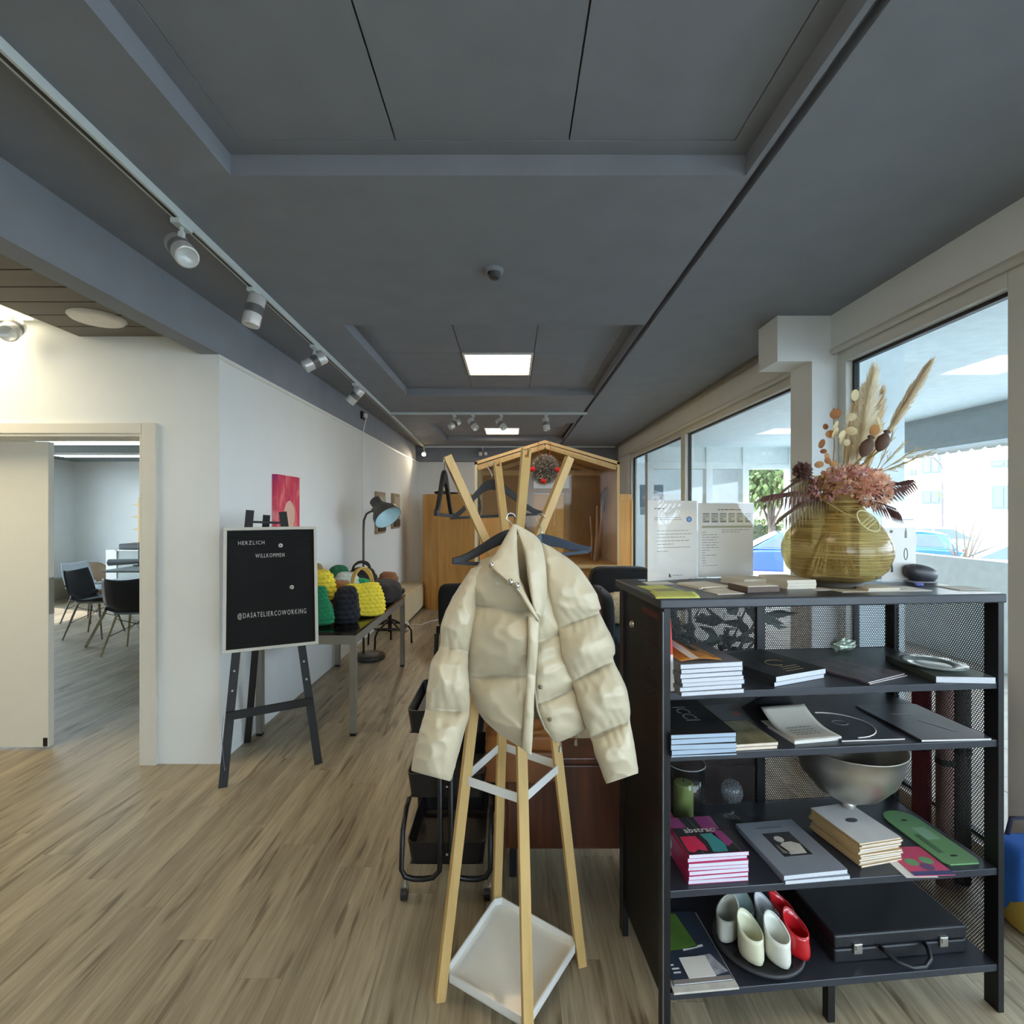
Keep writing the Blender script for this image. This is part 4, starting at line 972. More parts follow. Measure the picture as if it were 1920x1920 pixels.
for x in (cx0-.005, cx1+.005):
    for y in (cy0-.01, cy1+.01):
        w_ = MB().cyl((x-.012, y, .0275), (x+.012, y, .0275), .0275, n=18).build('castor', BLACKP, tr)
        MB().cyl((x, y, .05), (x, y, .082), .009, n=8).box(x-.016, x+.016, y-.012, y+.012, .045, .056).build('castor_fork', STEEL, w_)
t = thing('paper_stack', 'white papers lying in the top tray of the trolley', 'papers', (-.3, 2.3, .66))
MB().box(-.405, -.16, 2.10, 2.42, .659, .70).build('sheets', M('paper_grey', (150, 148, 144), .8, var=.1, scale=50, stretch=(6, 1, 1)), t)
t = thing('white_packet', 'small white packet at the right of the top trolley tray', 'packet', (-.15, 2.12, .66))
MB().slab((-.155, 2.09, .6595), (.03, .01, 0), (-.01, .06, 0), (0, 0, .12)).build('box', WHITEP, t, bevel=.003)

# ------------------------------------------------------------ leather chair, mahogany chest, plant, rolls, tote
LEA = M('caramel_leather', (168, 106, 50), .38, var=.18, scale=7, bump=.1, bscale=60)
t = thing('leather_chair', 'caramel leather lounge chair with pale bentwood frame behind the stand', 'chair', (.02, 2.55, 0))
MB().rbox((.06, 2.74, .43), (.20, .22, .075), None, .28, 36, 20, fn=lambda p, u, v: 1+.03*noise.noise(p*12)).build('seat_cushion', LEA, t, smooth=True)
MB().rbox((.06, 2.75, .22), (.195, .21, .15), None, .25, 36, 16).build('seat_base', M('dark_leather', (96, 56, 26), .45, var=.2, scale=6), t, smooth=True)
MB().rbox((.06, 2.98, .66), (.20, .06, .18), Matrix.Rotation(-.2, 3, 'X'), .35, 32, 18).build('backrest', LEA, t, smooth=True)
BW = wood('bentwood', (184, 164, 128), (208, 190, 156), 'Z')
for s in (-1, 1):
    x = .06+s*.218
    MB().tube([(x, 2.54, 0), (x, 2.525, .30), (x, 2.54, .50), (x, 2.60, .54), (x, 2.8, .54), (x, 2.96, .52), (x, 3.0, .44), (x, 3.02, 0)], .016, 8).build('side_frame', BW, t, smooth=True)
MH = wood('mahogany', (54, 26, 13), (104, 54, 28), 'Z', rough=.4, coat=.15, fine=50)
t = thing('chest', 'reddish mahogany chest on short legs behind the coat stand and shelf', 'chest', (.5, 2.4, 0))
MB().box(-.03, 1.02, 2.16, 2.33, .13, .495).build('body', MH, t)
MB().box(-.045, 1.035, 2.145, 2.34, .495, .518).build('top_board', MH, t, bevel=.004)
for k in range(2): MB().box(-.018+k*.52, .492+k*.52, 2.148, 2.16, .145, .485).build('front_panel', MH, t, bevel=.003)
for x in (-.01, .97):
    for y in (2.175, 2.29): MB().box(x, x+.03, y, y+.03, 0, .13).build('leg', BLACKM, t)
t = thing('leather_bag', 'caramel leather bag draped over the left end of the mahogany chest', 'bag', (.04, 2.23, .519))
MB().rbox((.045, 2.235, .568), (.160, .088, .049), None, .34, 36, 22, fn=lambda p, u, v: 1+.06*noise.noise(p*14)).build('body', LEA, t, smooth=True)
MB().rbox((.04, 2.128, .492), (.155, .013, .062), Matrix.Rotation(-.10, 3, 'X'), .3, 32, 16, fn=lambda p, u, v: 1+.05*noise.noise(p*11)).build('front_flap', M('leather_shaded', (132, 80, 38), .42, var=.2, scale=6), t, smooth=True)  # same caramel leather, shade on the hanging front put into its colour
MB().tube([(-.06, 2.24, .60), (-.03, 2.25, .66), (.05, 2.26, .675), (.12, 2.25, .66), (.15, 2.24, .60)], .009, 8).build('handle', LEA, t, smooth=True)
t = thing('rubber_plant', 'dark leafy plant in a pot behind the mesh of the shelf', 'plant', (1.02, 2.75, 0))
MB().lathe([(0, 0), (.13, 0), (.17, .30), (.175, .34), (.16, .34), (.15, .30), (0, .29)], (1.06, 2.78, 0), 28).build('pot', M('pot_grey', (96, 94, 92), .7), t, smooth=True)
f = MB(); sm = MB()
for k in range(9):
    a = k*2.4; e = V((1.06+math.cos(a)*.30, 2.78+math.sin(a)*.22, random.uniform(.85, 1.22))); b0 = V((1.06, 2.78, .3))
    sm.tube([b0, b0.lerp(e, .5)+V((0, 0, .12)), e], .006, 6)
    for j in range(11):
        q = b0.lerp(e, .35+.065*j)+V((random.gauss(0, .02), random.gauss(0, .02), .08)); leaf_quads(f, q, (random.gauss(0, 1), random.gauss(0, 1), random.gauss(.1, .5)), random.uniform(.10, .17), random.uniform(.05, .075), .25)
sm.build('stem', BARK, t); f.build('leaves', LEAFD, t)
for k, (x, y, r, h, col, lb_) in enumerate(((1.80, 2.25, .035, .86, (112, 28, 38), 'dark red rolled mat standing between the shelf and the window'), (1.885, 2.16, .04, .90, (70, 66, 62), 'dark grey rolled mat standing by the window behind the shelf'), (1.80, 2.13, .03, .84, (124, 96, 92), 'dusty rose rolled mat behind the shelf mesh'))):
    t = thing('rolled_mat', lb_, 'rolled mat', (x, y, 0), 'rolled mats by the window')
    sp = [(r*.3+r*.7*q/30) for q in range(31)]
    MB().cyl((x, y, 0), (x, y, h), r, n=20).build('roll', M('mat_%d' % k, col, .8, var=.1), t); MB().tube([(x+math.cos(a*.9)*sp[a], y+math.sin(a*.9)*sp[a], h+.001) for a in range(31)], .003, 4).build('coil_edge', BLACKP, t); MB().lathe([(r+.001, h*.6), (r+.003, h*.6), (r+.003, h*.63), (r+.001, h*.63)], (x, y, 0), 20).build('band', BLACKP, t)
q = onz(1905, 1735, 0)
t = thing('tote_bag', 'blue and ochre tote bag on the floor right of the shelf', 'bag', (q.x, q.y, 0))
MB().rbox((q.x+.09, q.y+.02, .15), (.13, .085, .15), None, .35, 28, 20).build('body', M('tote_blue', (36, 92, 168), .8, var=.1), t, smooth=True)
MB().rbox((q.x+.07, q.y-.03, .07), (.11, .06, .07), None, .4, 24, 16).build('ochre_panel', M('tote_ochre', (178, 150, 62), .8, var=.1), t, smooth=True)
for s in (-1, 1): MB().tube([(q.x+.09-.06, q.y+.02+s*.05, .28), (q.x+.05, q.y+.02+s*.05, .36), (q.x+.13, q.y+.02+s*.05, .36), (q.x+.15, q.y+.02+s*.05, .28)], .008, 7).build('handle', M('tote_navy', (38, 40, 60), .8), t, smooth=True)

# ------------------------------------------------------------ coat stand
cs = thing('coat_stand', 'pale wooden four legged coat stand with white metal ring and tray', 'coat stand', (.005, 1.705, 0))
Fs = {'L': V((-.229, 1.63, 0)), 'R': V((.238, 1.755, 0)), 'F': V((.047, 1.462, 0)), 'B': V((-.060, 1.975, 0))}
Cn = V((.003, 1.708, 0))
Tops = {'L': at(838, 855, 1.64), 'R': at(1068, 858, 1.78), 'F': at(987, 842, 1.50), 'B': at(932, 868, 1.94)}
for k, p in Fs.items():
    d = (p-Cn); dn = d.normalized()
    top = Cn+d*.36+V((0, 0, 1.30))
    MB().bar(p, top, .031, .031, dn).build('leg', PINEY, cs, bevel=.002)
for k, q in Tops.items():
    d = (q-Cn); d.z = 0; dn = d.normalized(); b = Cn-d*.12+V((0, 0, 1.2))
    ax = (q-b).normalized()
    q2 = q-ax*.022
    m = MB().bar(b, q2, .027, .027, dn); s = ax.cross(dn).normalized()
    for sg in (-1, 1): m.bar(q2+s*sg*.0095-ax*.001, q2+s*sg*.0095+ax*.022, .008, .027, dn)
    m.build('hook_arm', PINEY, cs, bevel=.0015)
MB().box(-.085, .091, 1.62, 1.796, 1.19, 1.215).build('hub_plate', WHITEP, cs)
def sq(z, f, dz, name, mat, th=.004):
    ring = [Cn+(Fs[k]-Cn)*f for k in 'LFRB']
    out = []
    for i in range(4):
        a, b, c = ring[i-1], ring[i], ring[(i+1) % 4]
        out += [b+(a-b).normalized()*.022, b+(c-b).normalized()*.022]
    inn = [Cn+(p-Cn)*(1-th/.15) for p in out]; n = 8
    vs = [V((p.x, p.y, z)) for p in out]+[V((p.x, p.y, z+dz)) for p in out]+[V((p.x, p.y, z+dz)) for p in inn]+[V((p.x, p.y, z)) for p in inn]
    fs = []
    for r in range(4): fs += [(r*n+q, r*n+(q+1) % n, ((r+1) % 4)*n+(q+1) % n, ((r+1) % 4)*n+q) for q in range(n)]
    return MB().add(vs, fs).build(name, mat, cs), out
WST = M('white_steel', (224, 224, 220), .25, .0, var=.01, coat=.3)
sq(.672, .70, .028, 'metal_ring', WST)
tray, out = sq(.058, .95, .028, 'tray_rim', WST, .004)
MB().prism([(p.x, p.y, .058) for p in out], (0, 0, .004)).build('tray', M('tray_white', (236, 233, 222), .22, coat=.25, var=.01), cs)

# ------------------------------------------------------------ hangers
HB_ = M('hanger_black', (17, 17, 19), .55)
def hanger(ap, L, R_, label, hook_to, mat=HB_, sag=.0):
    ap, L, R_ = V(ap), V(L), V(R_)
    t = thing('coat_hanger', label, 'hanger', ap, 'coat hangers on the stand')
    nrm = (R_-L).cross(V((0, 0, 1))).normalized()
    up_, lo_ = [], []
    for E in (L, R_):
        pts = []
        for k in range(9):
            q = k/8; p = ap.lerp(E, q); e = q*q*(3-2*q)
            p.z = ap.z+(E.z-ap.z)*e; h = .040*(1-q)+.017*q
            pts.append((p, h))
        up_.append([p+V((0, 0, h*.5)) for p, h in pts]); lo_.append([p-V((0, 0, h*.5)) for p, h in pts])
    poly_t = up_[0][::-1]+up_[1][1:]; poly_b = lo_[0][::-1]+lo_[1][1:]
    m = MB(); n = len(poly_t); th = nrm*.006
    vs = [p-th for p in poly_t]+[p+th for p in poly_t]+[p+th for p in poly_b]+[p-th for p in poly_b]
    fs = []
    for i in range(n-1):
        for r in range(4): fs.append((r*n+i, r*n+i+1, ((r+1) % 4)*n+i+1, ((r+1) % 4)*n+i))
    fs += [(0, n, 2*n, 3*n), (n-1, 4*n-1, 3*n-1, 2*n-1)]
    m.add(vs, fs); m.build('arms', mat, t, bevel=.002)
    MB().bar(L+(ap-L)*.04-V((0, 0, .008)), R_+(ap-R_)*.04-V((0, 0, .008)), .010, .010).build('trouser_bar', mat, t)
    hk = V(hook_to); b = ap+V((0, 0, .018)); mid = b.lerp(hk, .5)
    s = (R_-L).normalized()
    MB().tube([b, b.lerp(hk, .35), b.lerp(hk, .7)-s*.006, hk-s*.016-V((0, 0, .002)), hk-s*.010+V((0, 0, .012)), hk+V((0, 0, .016)), hk+s*.010+V((0, 0, .012)), hk+s*.016], .0022, 7).build('hook', STEEL, t, smooth=True)
    return t
hanger(at(833, 893, 1.65), at(817, 962, 1.50), at(848, 966, 1.84), 'empty black hanger on the left arm of the stand, seen edge on', at(834, 866, 1.645))
hanger(at(922, 908, 1.97), at(844, 970, 1.94), at(1016, 962, 1.99), 'empty black hanger on the back arm, broad side visible', at(922, 876, 1.95))
hanger(at(962, 1004, 1.49), at(848, 1052, 1.405), at(1050, 1060, 1.545), 'black hanger inside the cream jacket, left tip sticking out', at(958, 972, 1.50))
hanger(at(1016, 1012, 1.70), at(962, 1046, 1.665), at(1108, 1030, 1.62), 'grey blue hanger right of the jacket collar', at(1013, 972, 1.73), M('hanger_bluegrey', (66, 80, 98), .5))

# ------------------------------------------------------------ cream puffer jacket
PUF = M('cream_nylon', (192, 180, 152), .42, var=.03, scale=5, bump=.05, bscale=90, sheen=.2)
LIN = M('jacket_lining', (178, 164, 132), .6, var=.05)
jk = thing('puffer_jacket', 'cream quilted puffer jacket hanging open on the coat stand', 'jacket', (0, 1.42, .9))
def cr(a, b, c, d, t):
    return .5*((2*b)+(-a+c)*t+(2*a-5*b+4*c-d)*t*t+(-a+3*b-3*c+d)*t*t*t)
def loft(name, secs, nu=72, nv=96, seed=0., wr=1.0, mat=None, gather=1.0, flat=.8, capend=False, arm=0., seamdepth=.62):
    n = len(secs)
    def S(t):
        i = min(int(t), n-2); f = t-i
        g = [secs[max(0, i-1)], secs[i], secs[i+1], secs[min(n-1, i+2)]]
        return [cr(*[q[k] for q in g], f) for k in range(8)]
    mids = []; acc = 0; prev = None
    for j in range(nv+1):
        s = S(j/nv*(n-1)); p = at((s[0]+s[2])/2, (s[1]+s[3])/2, (s[4]+s[5])/2)
        if prev is not None: acc += (p-prev).length
        prev = p; mids.append(acc)
    ends = None
    seams = [mids[min(nv, round(i/(n-1)*nv))] for i in range(n) if secs[i][8]]
    ends = sorted([-.05]+seams+[mids[-1]+.05])
    def fn(u, v):
        j = round(v*nv); s = S(v*(n-1)); a = 2*PI*u; c, q = math.cos(a), math.sin(a)
        cc = math.copysign(abs(c)**.9, c); ss = math.copysign(abs(q)**flat, q)
        k = (cc+1)/2
        x = s[0]+(s[2]-s[0])*k; y = s[1]+(s[3]-s[1])*k; d = s[4]+(s[5]-s[4])*k
        W = math.hypot(s[2]-s[0], s[3]-s[1])/960*d; xm = k*W; ym = mids[j]
        ds = min([abs(ym-z)+.012*noise.noise(V((xm*20, seed, z*7))) for z in seams]+[9]); ds = max(ds, 0)
        lo = max([z for z in ends if z <= ym+1e-6]+[ends[0]]); hi = min([z for z in ends if z > ym+1e-6]+[ends[-1]])
        tt = min(1, max(0, (ym-lo)/max(hi-lo, 1e-6))); puff = .50+.62*max(0, 4*tt*(1-tt))**.55-.30*math.exp(-ds/.007)
        g = .0080*gather*(math.exp(-ds/.030)-.5*math.exp(-ds/.008))*(abs(math.sin(xm*120+2.6*noise.noise(V((xm*12, ym*10, seed)))+40*(ds if ym > lo+(hi-lo)*.5 else -ds)*.6))-.5)*(.6+.8*noise.noise(V((xm*9, seed, 3))))
        r1 = noise.noise(V((xm*8+ym*6+seed, ym*12-xm*5, seed*1.7))); r2 = noise.noise(V((xm*19-ym*9+seed*2, ym*22+xm*8, seed+4)))
        fold = (.5-abs(r1)**.8)*.013+(.35-abs(r2)**.8)*.010
        disp = wr*(g+fold*(.35+.65*min(1, ds/.05)))*abs(ss)**.7
        b = (s[6] if q > 0 else s[7])
        d2 = d-(b*ss*puff) - (disp if q > 0 else -disp*.4)
        e = c*wr*(fold*120)*(abs(c)**3)
        return at(x+e*(1 if c > 0 else 1), y, d2)
    m = MB().grid(fn, nu, nv, cu=True)
    last = nv*nu
    if True:                                                      # close both ends with slightly sunken caps
        for base, off in ((0, .0), (last, .0)):
            ring = m.v[base:base+nu]; c = sum(ring, V((0, 0, 0)))/nu
            if base == last and capend:
                inn = [p.lerp(c, .12)+V((0, 0, .018)) for p in ring]; b0 = len(m.v)
                m.v += inn+[c+V((0, 0, .03))]
                m.f += [(base+i, base+(i+1) % nu, b0+(i+1) % nu, b0+i) for i in range(nu)]+[(b0+i, b0+(i+1) % nu, b0+nu) for i in range(nu)]
            else:
                b0 = len(m.v); m.v.append(c); m.f += [(base+i, base+(i+1) % nu, b0) if base else (base+(i+1) % nu, base+i, b0) for i in range(nu)]
    return m.build(name, mat or PUF, jk, smooth=True)
loft('back_panel', [(905, 1052, 1055, 1046, 1.49, 1.49, .02, .03, 0), (884, 1130, 1092, 1130, 1.50, 1.50, .025, .035, 1), (882, 1200, 1092, 1205, 1.50, 1.50, .03, .04, 0), (882, 1270, 1090, 1285, 1.50, 1.50, .025, .035, 1), (902, 1325, 1086, 1335, 1.50, 1.50, .02, .035, 0), (925, 1345, 1078, 1352, 1.49, 1.49, .02, .03, 0)], seed=3, wr=.6, mat=LIN)
loft('collar_back', [(958, 1000, 1008, 1008, 1.47, 1.47, .010, .012, 0), (955, 1035, 1012, 1040, 1.475, 1.475, .014, .014, 0), (952, 1068, 1015, 1072, 1.48, 1.48, .012, .012, 0)], 40, 30, seed=9, wr=.3, mat=LIN)
# panels: (left x, y, right x, y, left depth, right depth, front bulge, back bulge, seam)
loft('front_panel', [(1006, 1092, 1044, 1080, 1.42, 1.47, .02, .02, 0), (1004, 1150, 1048, 1160, 1.415, 1.46, .035, .03, 0), (1006, 1206, 1054, 1190, 1.41, 1.455, .035, .03, 1), (1002, 1262, 1070, 1246, 1.405, 1.45, .042, .03, 0), (1005, 1322, 1090, 1284, 1.405, 1.45, .036, .03, 1), (1018, 1358, 1101, 1335, 1.41, 1.45, .042, .03, 0), (1034, 1384, 1100, 1362, 1.42, 1.46, .034, .03, 0), (1046, 1393, 1090, 1374, 1.43, 1.46, .012, .012, 0)], seed=5.3)
loft('front_panel', [(902, 1050, 946, 1034, 1.45, 1.42, .02, .02, 0), (876, 1086, 972, 1080, 1.46, 1.39, .045, .03, 0), (886, 1134, 1000, 1146, 1.46, 1.385, .055, .03, 1), (878, 1176, 1004, 1180, 1.455, 1.38, .072, .03, 0), (876, 1225, 1003, 1224, 1.455, 1.38, .070, .03, 0), (878, 1269, 1000, 1266, 1.455, 1.38, .052, .03, 1), (885, 1306, 997, 1318, 1.455, 1.385, .068, .03, 0), (905, 1346, 994, 1366, 1.45, 1.385, .058, .03, 0), (942, 1380, 990, 1400, 1.435, 1.385, .034, .02, 0), (974, 1400, 990, 1412, 1.41, 1.385, .010, .01, 0)], 84, 130, seed=1.2)
loft('placket', [(990, 1155, 1011, 1164, 1.33, 1.335, .010, .012, 0), (990, 1205, 1009, 1212, 1.315, 1.32, .014, .012, 0), (988, 1264, 1004, 1268, 1.32, 1.325, .010, .012, 1), (984, 1322, 1001, 1322, 1.325, 1.33, .014, .012, 0), (980, 1375, 999, 1376, 1.335, 1.335, .012, .012, 0), (979, 1403, 996, 1416, 1.345, 1.34, .006, .006, 0)], 36, 90, seed=2.4, wr=.5, gather=1.6)
loft('sleeve', [(1013, 1016, 1030, 1024, 1.47, 1.475, .012, .02, 0), (1016, 1052, 1078, 1057, 1.46, 1.48, .035, .04, 0), (1024, 1104, 1113, 1103, 1.445, 1.475, .058, .05, 0), (1034, 1148, 1126, 1138, 1.44, 1.465, .060, .05, 0), (1047, 1179, 1124, 1149, 1.435, 1.46, .042, .04, 1), (1052, 1224, 1147, 1194, 1.43, 1.45, .066, .05, 0), (1064, 1258, 1153, 1222, 1.425, 1.445, .058, .05, 0), (1073, 1279, 1150, 1238, 1.42, 1.44, .042, .04, 1), (1083, 1316, 1172, 1284, 1.415, 1.43, .062, .05, 0), (1095, 1354, 1181, 1330, 1.41, 1.42, .054, .045, 0), (1108, 1384, 1181, 1353, 1.41, 1.415, .040, .04, 1), (1116, 1414, 1190, 1402, 1.405, 1.41, .054, .045, 0), (1129, 1450, 1195, 1434, 1.40, 1.40, .044, .04, 0), (1137, 1470, 1196, 1450, 1.40, 1.40, .036, .034, 0)], 84, 180, seed=7.7, capend=True)
loft('sleeve', [(884, 1066, 908, 1058, 1.44, 1.43, .012, .02, 0), (862, 1098, 893, 1106, 1.44, 1.43, .034, .04, 0), (843, 1130, 891, 1142, 1.43, 1.43, .048, .045, 0), (828, 1170, 887, 1174, 1.42, 1.42, .054, .05, 0), (825, 1212, 879, 1222, 1.41, 1.41, .040, .04, 1), (809, 1242, 877, 1252, 1.40, 1.405, .056, .045, 0), (801, 1290, 879, 1292, 1.385, 1.395, .060, .05, 0), (798, 1330, 880, 1334, 1.375, 1.385, .046, .04, 1), (788, 1366, 870, 1374, 1.365, 1.37, .056, .045, 0), (778, 1408, 858, 1420, 1.355, 1.36, .050, .045, 0), (771, 1440, 848, 1456, 1.35, 1.355, .042, .04, 0), (772, 1446, 843, 1465, 1.35, 1.355, .036, .034, 0)], 84, 170, seed=12.1, capend=True, wr=1.25)
loft('collar', [(964, 982, 968, 983, 1.385, 1.385, .004, .004, 0), (970, 998, 1008, 1008, 1.39, 1.42, .016, .014, 0), (982, 1030, 1021, 1044, 1.375, 1.41, .022, .016, 0), (989, 1075, 1025, 1092, 1.36, 1.40, .024, .016, 0), (995, 1118, 1023, 1132, 1.345, 1.38, .022, .014, 0), (1003, 1148, 1015, 1156, 1.335, 1.35, .012, .01, 0)], 48, 90, seed=15.5, wr=.7, gather=0)
loft('collar_flap', [(962, 982, 968, 984, 1.385, 1.385, .004, .004, 0), (938, 1024, 970, 1030, 1.375, 1.37, .010, .012, 0), (926, 1042, 972, 1060, 1.365, 1.36, .014, .012, 0), (916, 1056, 974, 1082, 1.355, 1.35, .016, .012, 0), (941, 1082, 980, 1102, 1.335, 1.34, .014, .010, 0), (966, 1103, 992, 1126, 1.325, 1.33, .012, .010, 0), (990, 1140, 1006, 1150, 1.32, 1.325, .010, .010, 0), (1004, 1160, 1012, 1166, 1.325, 1.325, .006, .006, 0)], 48, 90, seed=18.2, wr=.35, gather=0)
for px_, py_, d in ((921, 1059, 1.345), (957, 1091, 1.318), (969, 1098, 1.314)):
    p = at(px_, py_, d); MB().lathe([(.0, -.006), (.006, -.005), (.008, -.001), (.008, .004)], p, 16, Matrix.Rotation(-PI/2, 3, 'X')).build('snap_button', STEEL, jk, smooth=True)
for px_, py_, d in ((1013, 1289, 1.365), (1031, 1350, 1.37)):
    p = at(px_, py_, d); MB().lathe([(.0, -.004), (.004, -.003), (.006, .002)], p, 12, Matrix.Rotation(-PI/2, 3, 'X')).build('snap_button', M('snap_dark', (120, 112, 100), .4, .6), jk, smooth=True)
zp = [at(1002, 1210, 1.385), at(1003, 1290, 1.38), at(1008, 1332, 1.378), at(1022, 1366, 1.385), at(1042, 1391, 1.41)]
MB().tube(zp, .0028, 6).build('zip', M('zip_taupe', (170, 160, 140), .5), jk, smooth=True)
for px_, py_, d in ((1050, 1400, 1.42), (1080, 1388, 1.45)):
    p = at(px_, py_, d); MB().tube([p+V((0, 0, .03)), p+V((.002, 0, .012)), p], .0018, 5).cyl(p+V((0, 0, 0)), p-V((0, 0, .014)), .004, .005, 8).build('cord_toggle', STEEL, jk)
# ------------------------------------------------------------ black metal shelf unit
S0 = V((.441, 1.485, 0)); SE = V((1.083, .10, 0)); SW = SE.length; SE = SE.normalized(); SN = V((-SE.y, SE.x, 0)); SD = .43
S = lambda a, b, z: S0+SE*a+SN*b+V((0, 0, z))
SZ = {'top': 1.298, 2: 1.024, 3: .844, 4: .446, 'low': .148}
su = thing('shelf_unit', 'black metal shelf unit with perforated sides in the right foreground', 'shelf unit', S(SW/2, SD/2, 0))
SHB = M('shelf_black', (46, 49, 57), .33, .0, var=.06, scale=6)
PERFS = perforated('shelf_side_mesh', (34, 31, 29), .0078, .29)
def sslab(a0, a1, b0, b1, z0, z1): return MB().slab(S(a0, b0, z0), SE*(a1-a0), SN*(b1-b0), V((0, 0, z1-z0)))
sslab(-.014, SW+.004, -.006, SD+.01, 1.27, 1.298).build('top_board', SHB, su, bevel=.004)
for k, z in list(SZ.items())[1:]: sslab(.014, SW-.018, .004, SD-.004, z-.022, z).build('shelf_board', SHB, su, bevel=.002)
pm_ = M('post_black', (22, 22, 25), .4, .2)
for a in (0, SW-.02):
    for b in (0, SD-.045): sslab(a, a+.02, b, b+.045, 0, 1.27).build('post', pm_, su, bevel=.0015)
sslab(SW*.5-.016, SW*.5+.016, SD-.022, SD, .126, 1.27).build('post', pm_, su); sslab(SW*.48, SW*.48+.022, .02, .045, 0, .126).build('post', pm_, su)
PERF = perforated('shelf_mesh', (24, 24, 27), .0078, .36)
def smesh(p0, u, w_, name='mesh_panel', mat=None):
    m = MB().slab(p0, u, w_, u.cross(w_).normalized()*.0012)
    return m.build(name, mat or PERF, su, uv=lambda p: ((p-p0).dot(u.normalized()), (p-p0).z))
smesh(S(.009, .045, .10), SN*(SD-.09), V((0, 0, 1.17)), mat=PERFS); smesh(S(SW-.012, .045, .10), SN*(SD-.09), V((0, 0, 1.17)))
smesh(S(.02, SD-.012, .10), SE*(SW*.5-.036), V((0, 0, 1.17))); smesh(S(SW*.5+.016, SD-.012, .10), SE*(SW*.5-.036), V((0, 0, 1.17)))
for z in (.62,): sslab(.02, SW-.02, SD-.012, SD, z, z+.012).build('back_rail', pm_, su)
for a in (.0,): sslab(-.004, .0, 0.0, .006, .02, 1.26).build('edge_trim', M('edge_grey', (92, 94, 98), .4, .4), su)
MB().lathe([(.0, .012), (.010, .010), (.012, .0)], S(-.002, .27, 1.165), 16, Matrix.Rotation(-PI/2, 3, 'Y')).build('knob', STEEL, su, smooth=True)

# ------------------------------------------------------------ paper goods helpers
def frame3(FL, FR, BL, z0, z1):
    a = onz(*FL, z1); b = onz(*FR, z1); c = onz(*BL, z1)
    u = (b-a); w_ = u.length; u = u.normalized(); n = V((-u.y, u.x, 0)); dp = (c-a).dot(n)
    o = V((a.x, a.y, 0))
    return o, u, n, w_, dp
def book(o, u, n, w_, dp, z0, z1, cover, label, group=None, spine='left', pages=PAGES, cat='book', name='book', soft=True, over=.0012):
    t = thing(name, label, cat, (o+u*w_/2+n*dp/2)+V((0, 0, z0)), group)
    ct = min(.0007, (z1-z0)*.16); Z = V((0, 0, 1))
    c = MB().slab(o+Z*z0, u*w_, n*dp, Z*ct); c.slab(o+Z*(z1-ct), u*w_, n*dp, Z*ct)
    if spine == 'left': c.slab(o+Z*(z0+ct), u*ct, n*dp, Z*(z1-z0-2*ct)); pg = MB().slab(o+u*ct+n*over+Z*(z0+ct), u*(w_-ct-over), n*(dp-2*over), Z*(z1-z0-2*ct))
    else: c.slab(o+Z*(z0+ct), u*w_, n*ct, Z*(z1-z0-2*ct)); pg = MB().slab(o+u*over+n*ct+Z*(z0+ct), u*(w_-2*over), n*(dp-ct-over), Z*(z1-z0-2*ct))
    c.build('cover', cover, t); pg.build('pages', pages, t)
    return t
def stack(FL, FR, BL, z0, ths, cover, labels, group, spine='left', jit=.006, pages=PAGES, name='book', cat='book'):
    z1 = z0+sum(ths); o, u, n, w_, dp = frame3(FL, FR, BL, z0, z1); z = z0; last = None
    for i, th in enumerate(ths):
        top = i == len(ths)-1
        dx, dy = (0, 0) if top else (random.uniform(-jit, jit), random.uniform(-jit, jit))
        a = 0 if top else random.uniform(-.02, .02); u2 = V((u.x*math.cos(a)-u.y*math.sin(a), u.x*math.sin(a)+u.y*math.cos(a), 0)); n2 = V((-u2.y, u2.x, 0))
        cv = cover[i] if isinstance(cover, list) else cover
        last = book(o+u*dx+n*dy, u2, n2, w_, dp, z, z+th-.0003, cv, labels[i], group, spine, pages, cat, name); z += th
    return last, (o, u, n, w_, dp, z1)
ORD = ['lowest', 'second from below', 'third from below', 'fourth from below', 'fifth from below', 'sixth from below', 'seventh from below', 'eighth from below', 'ninth from below', 'tenth from below', 'eleventh from below', 'twelfth from below']
def ords(n, fmt): return [fmt % (ORD[i] if i < n-1 else 'topmost') for i in range(n)]
def flat(FL, FR, BL, z0, th, mat, label, cat='leaflet', name='leaflet', group=None, parts=None):
    o, u, n, w_, dp = frame3(FL, FR, BL, z0, z0+th)
    t = thing(name, label, cat, (o+u*w_/2+n*dp/2)+V((0, 0, z0)), group)
    MB().slab(o+V((0, 0, z0)), u*w_, n*dp, V((0, 0, th))).build('sheet', mat, t)
    return t, (o, u, n, w_, dp, z0+th)
def onf(fr, x, y, wx, wy, mat, name, t, h=.0004):           # flat print lying on a frame, x,y,w,h as fractions
    o, u, n, w_, dp, z = fr
    MB().slab(o+u*x*w_+n*y*dp+V((0, 0, z)), u*wx*w_, n*wy*dp, V((0, 0, h))).build(name, mat, t)
def polyf(fr, pts, mat, name, t, h=.0004):
    o, u, n, w_, dp, z = fr
    MB().prism([o+u*x*w_+n*y*dp+V((0, 0, z)) for x, y in pts], (0, 0, h)).build(name, mat, t)
GB = M('grey_cover', (112, 112, 118), .5); BK = M('black_cover', (26, 27, 29), .5); PINKC = M('pink_cover', (196, 52, 104), .4)
GOLD = M('gold_print', (170, 150, 112), .4, .4); SILV = M('silver_print', (128, 128, 128), .5)

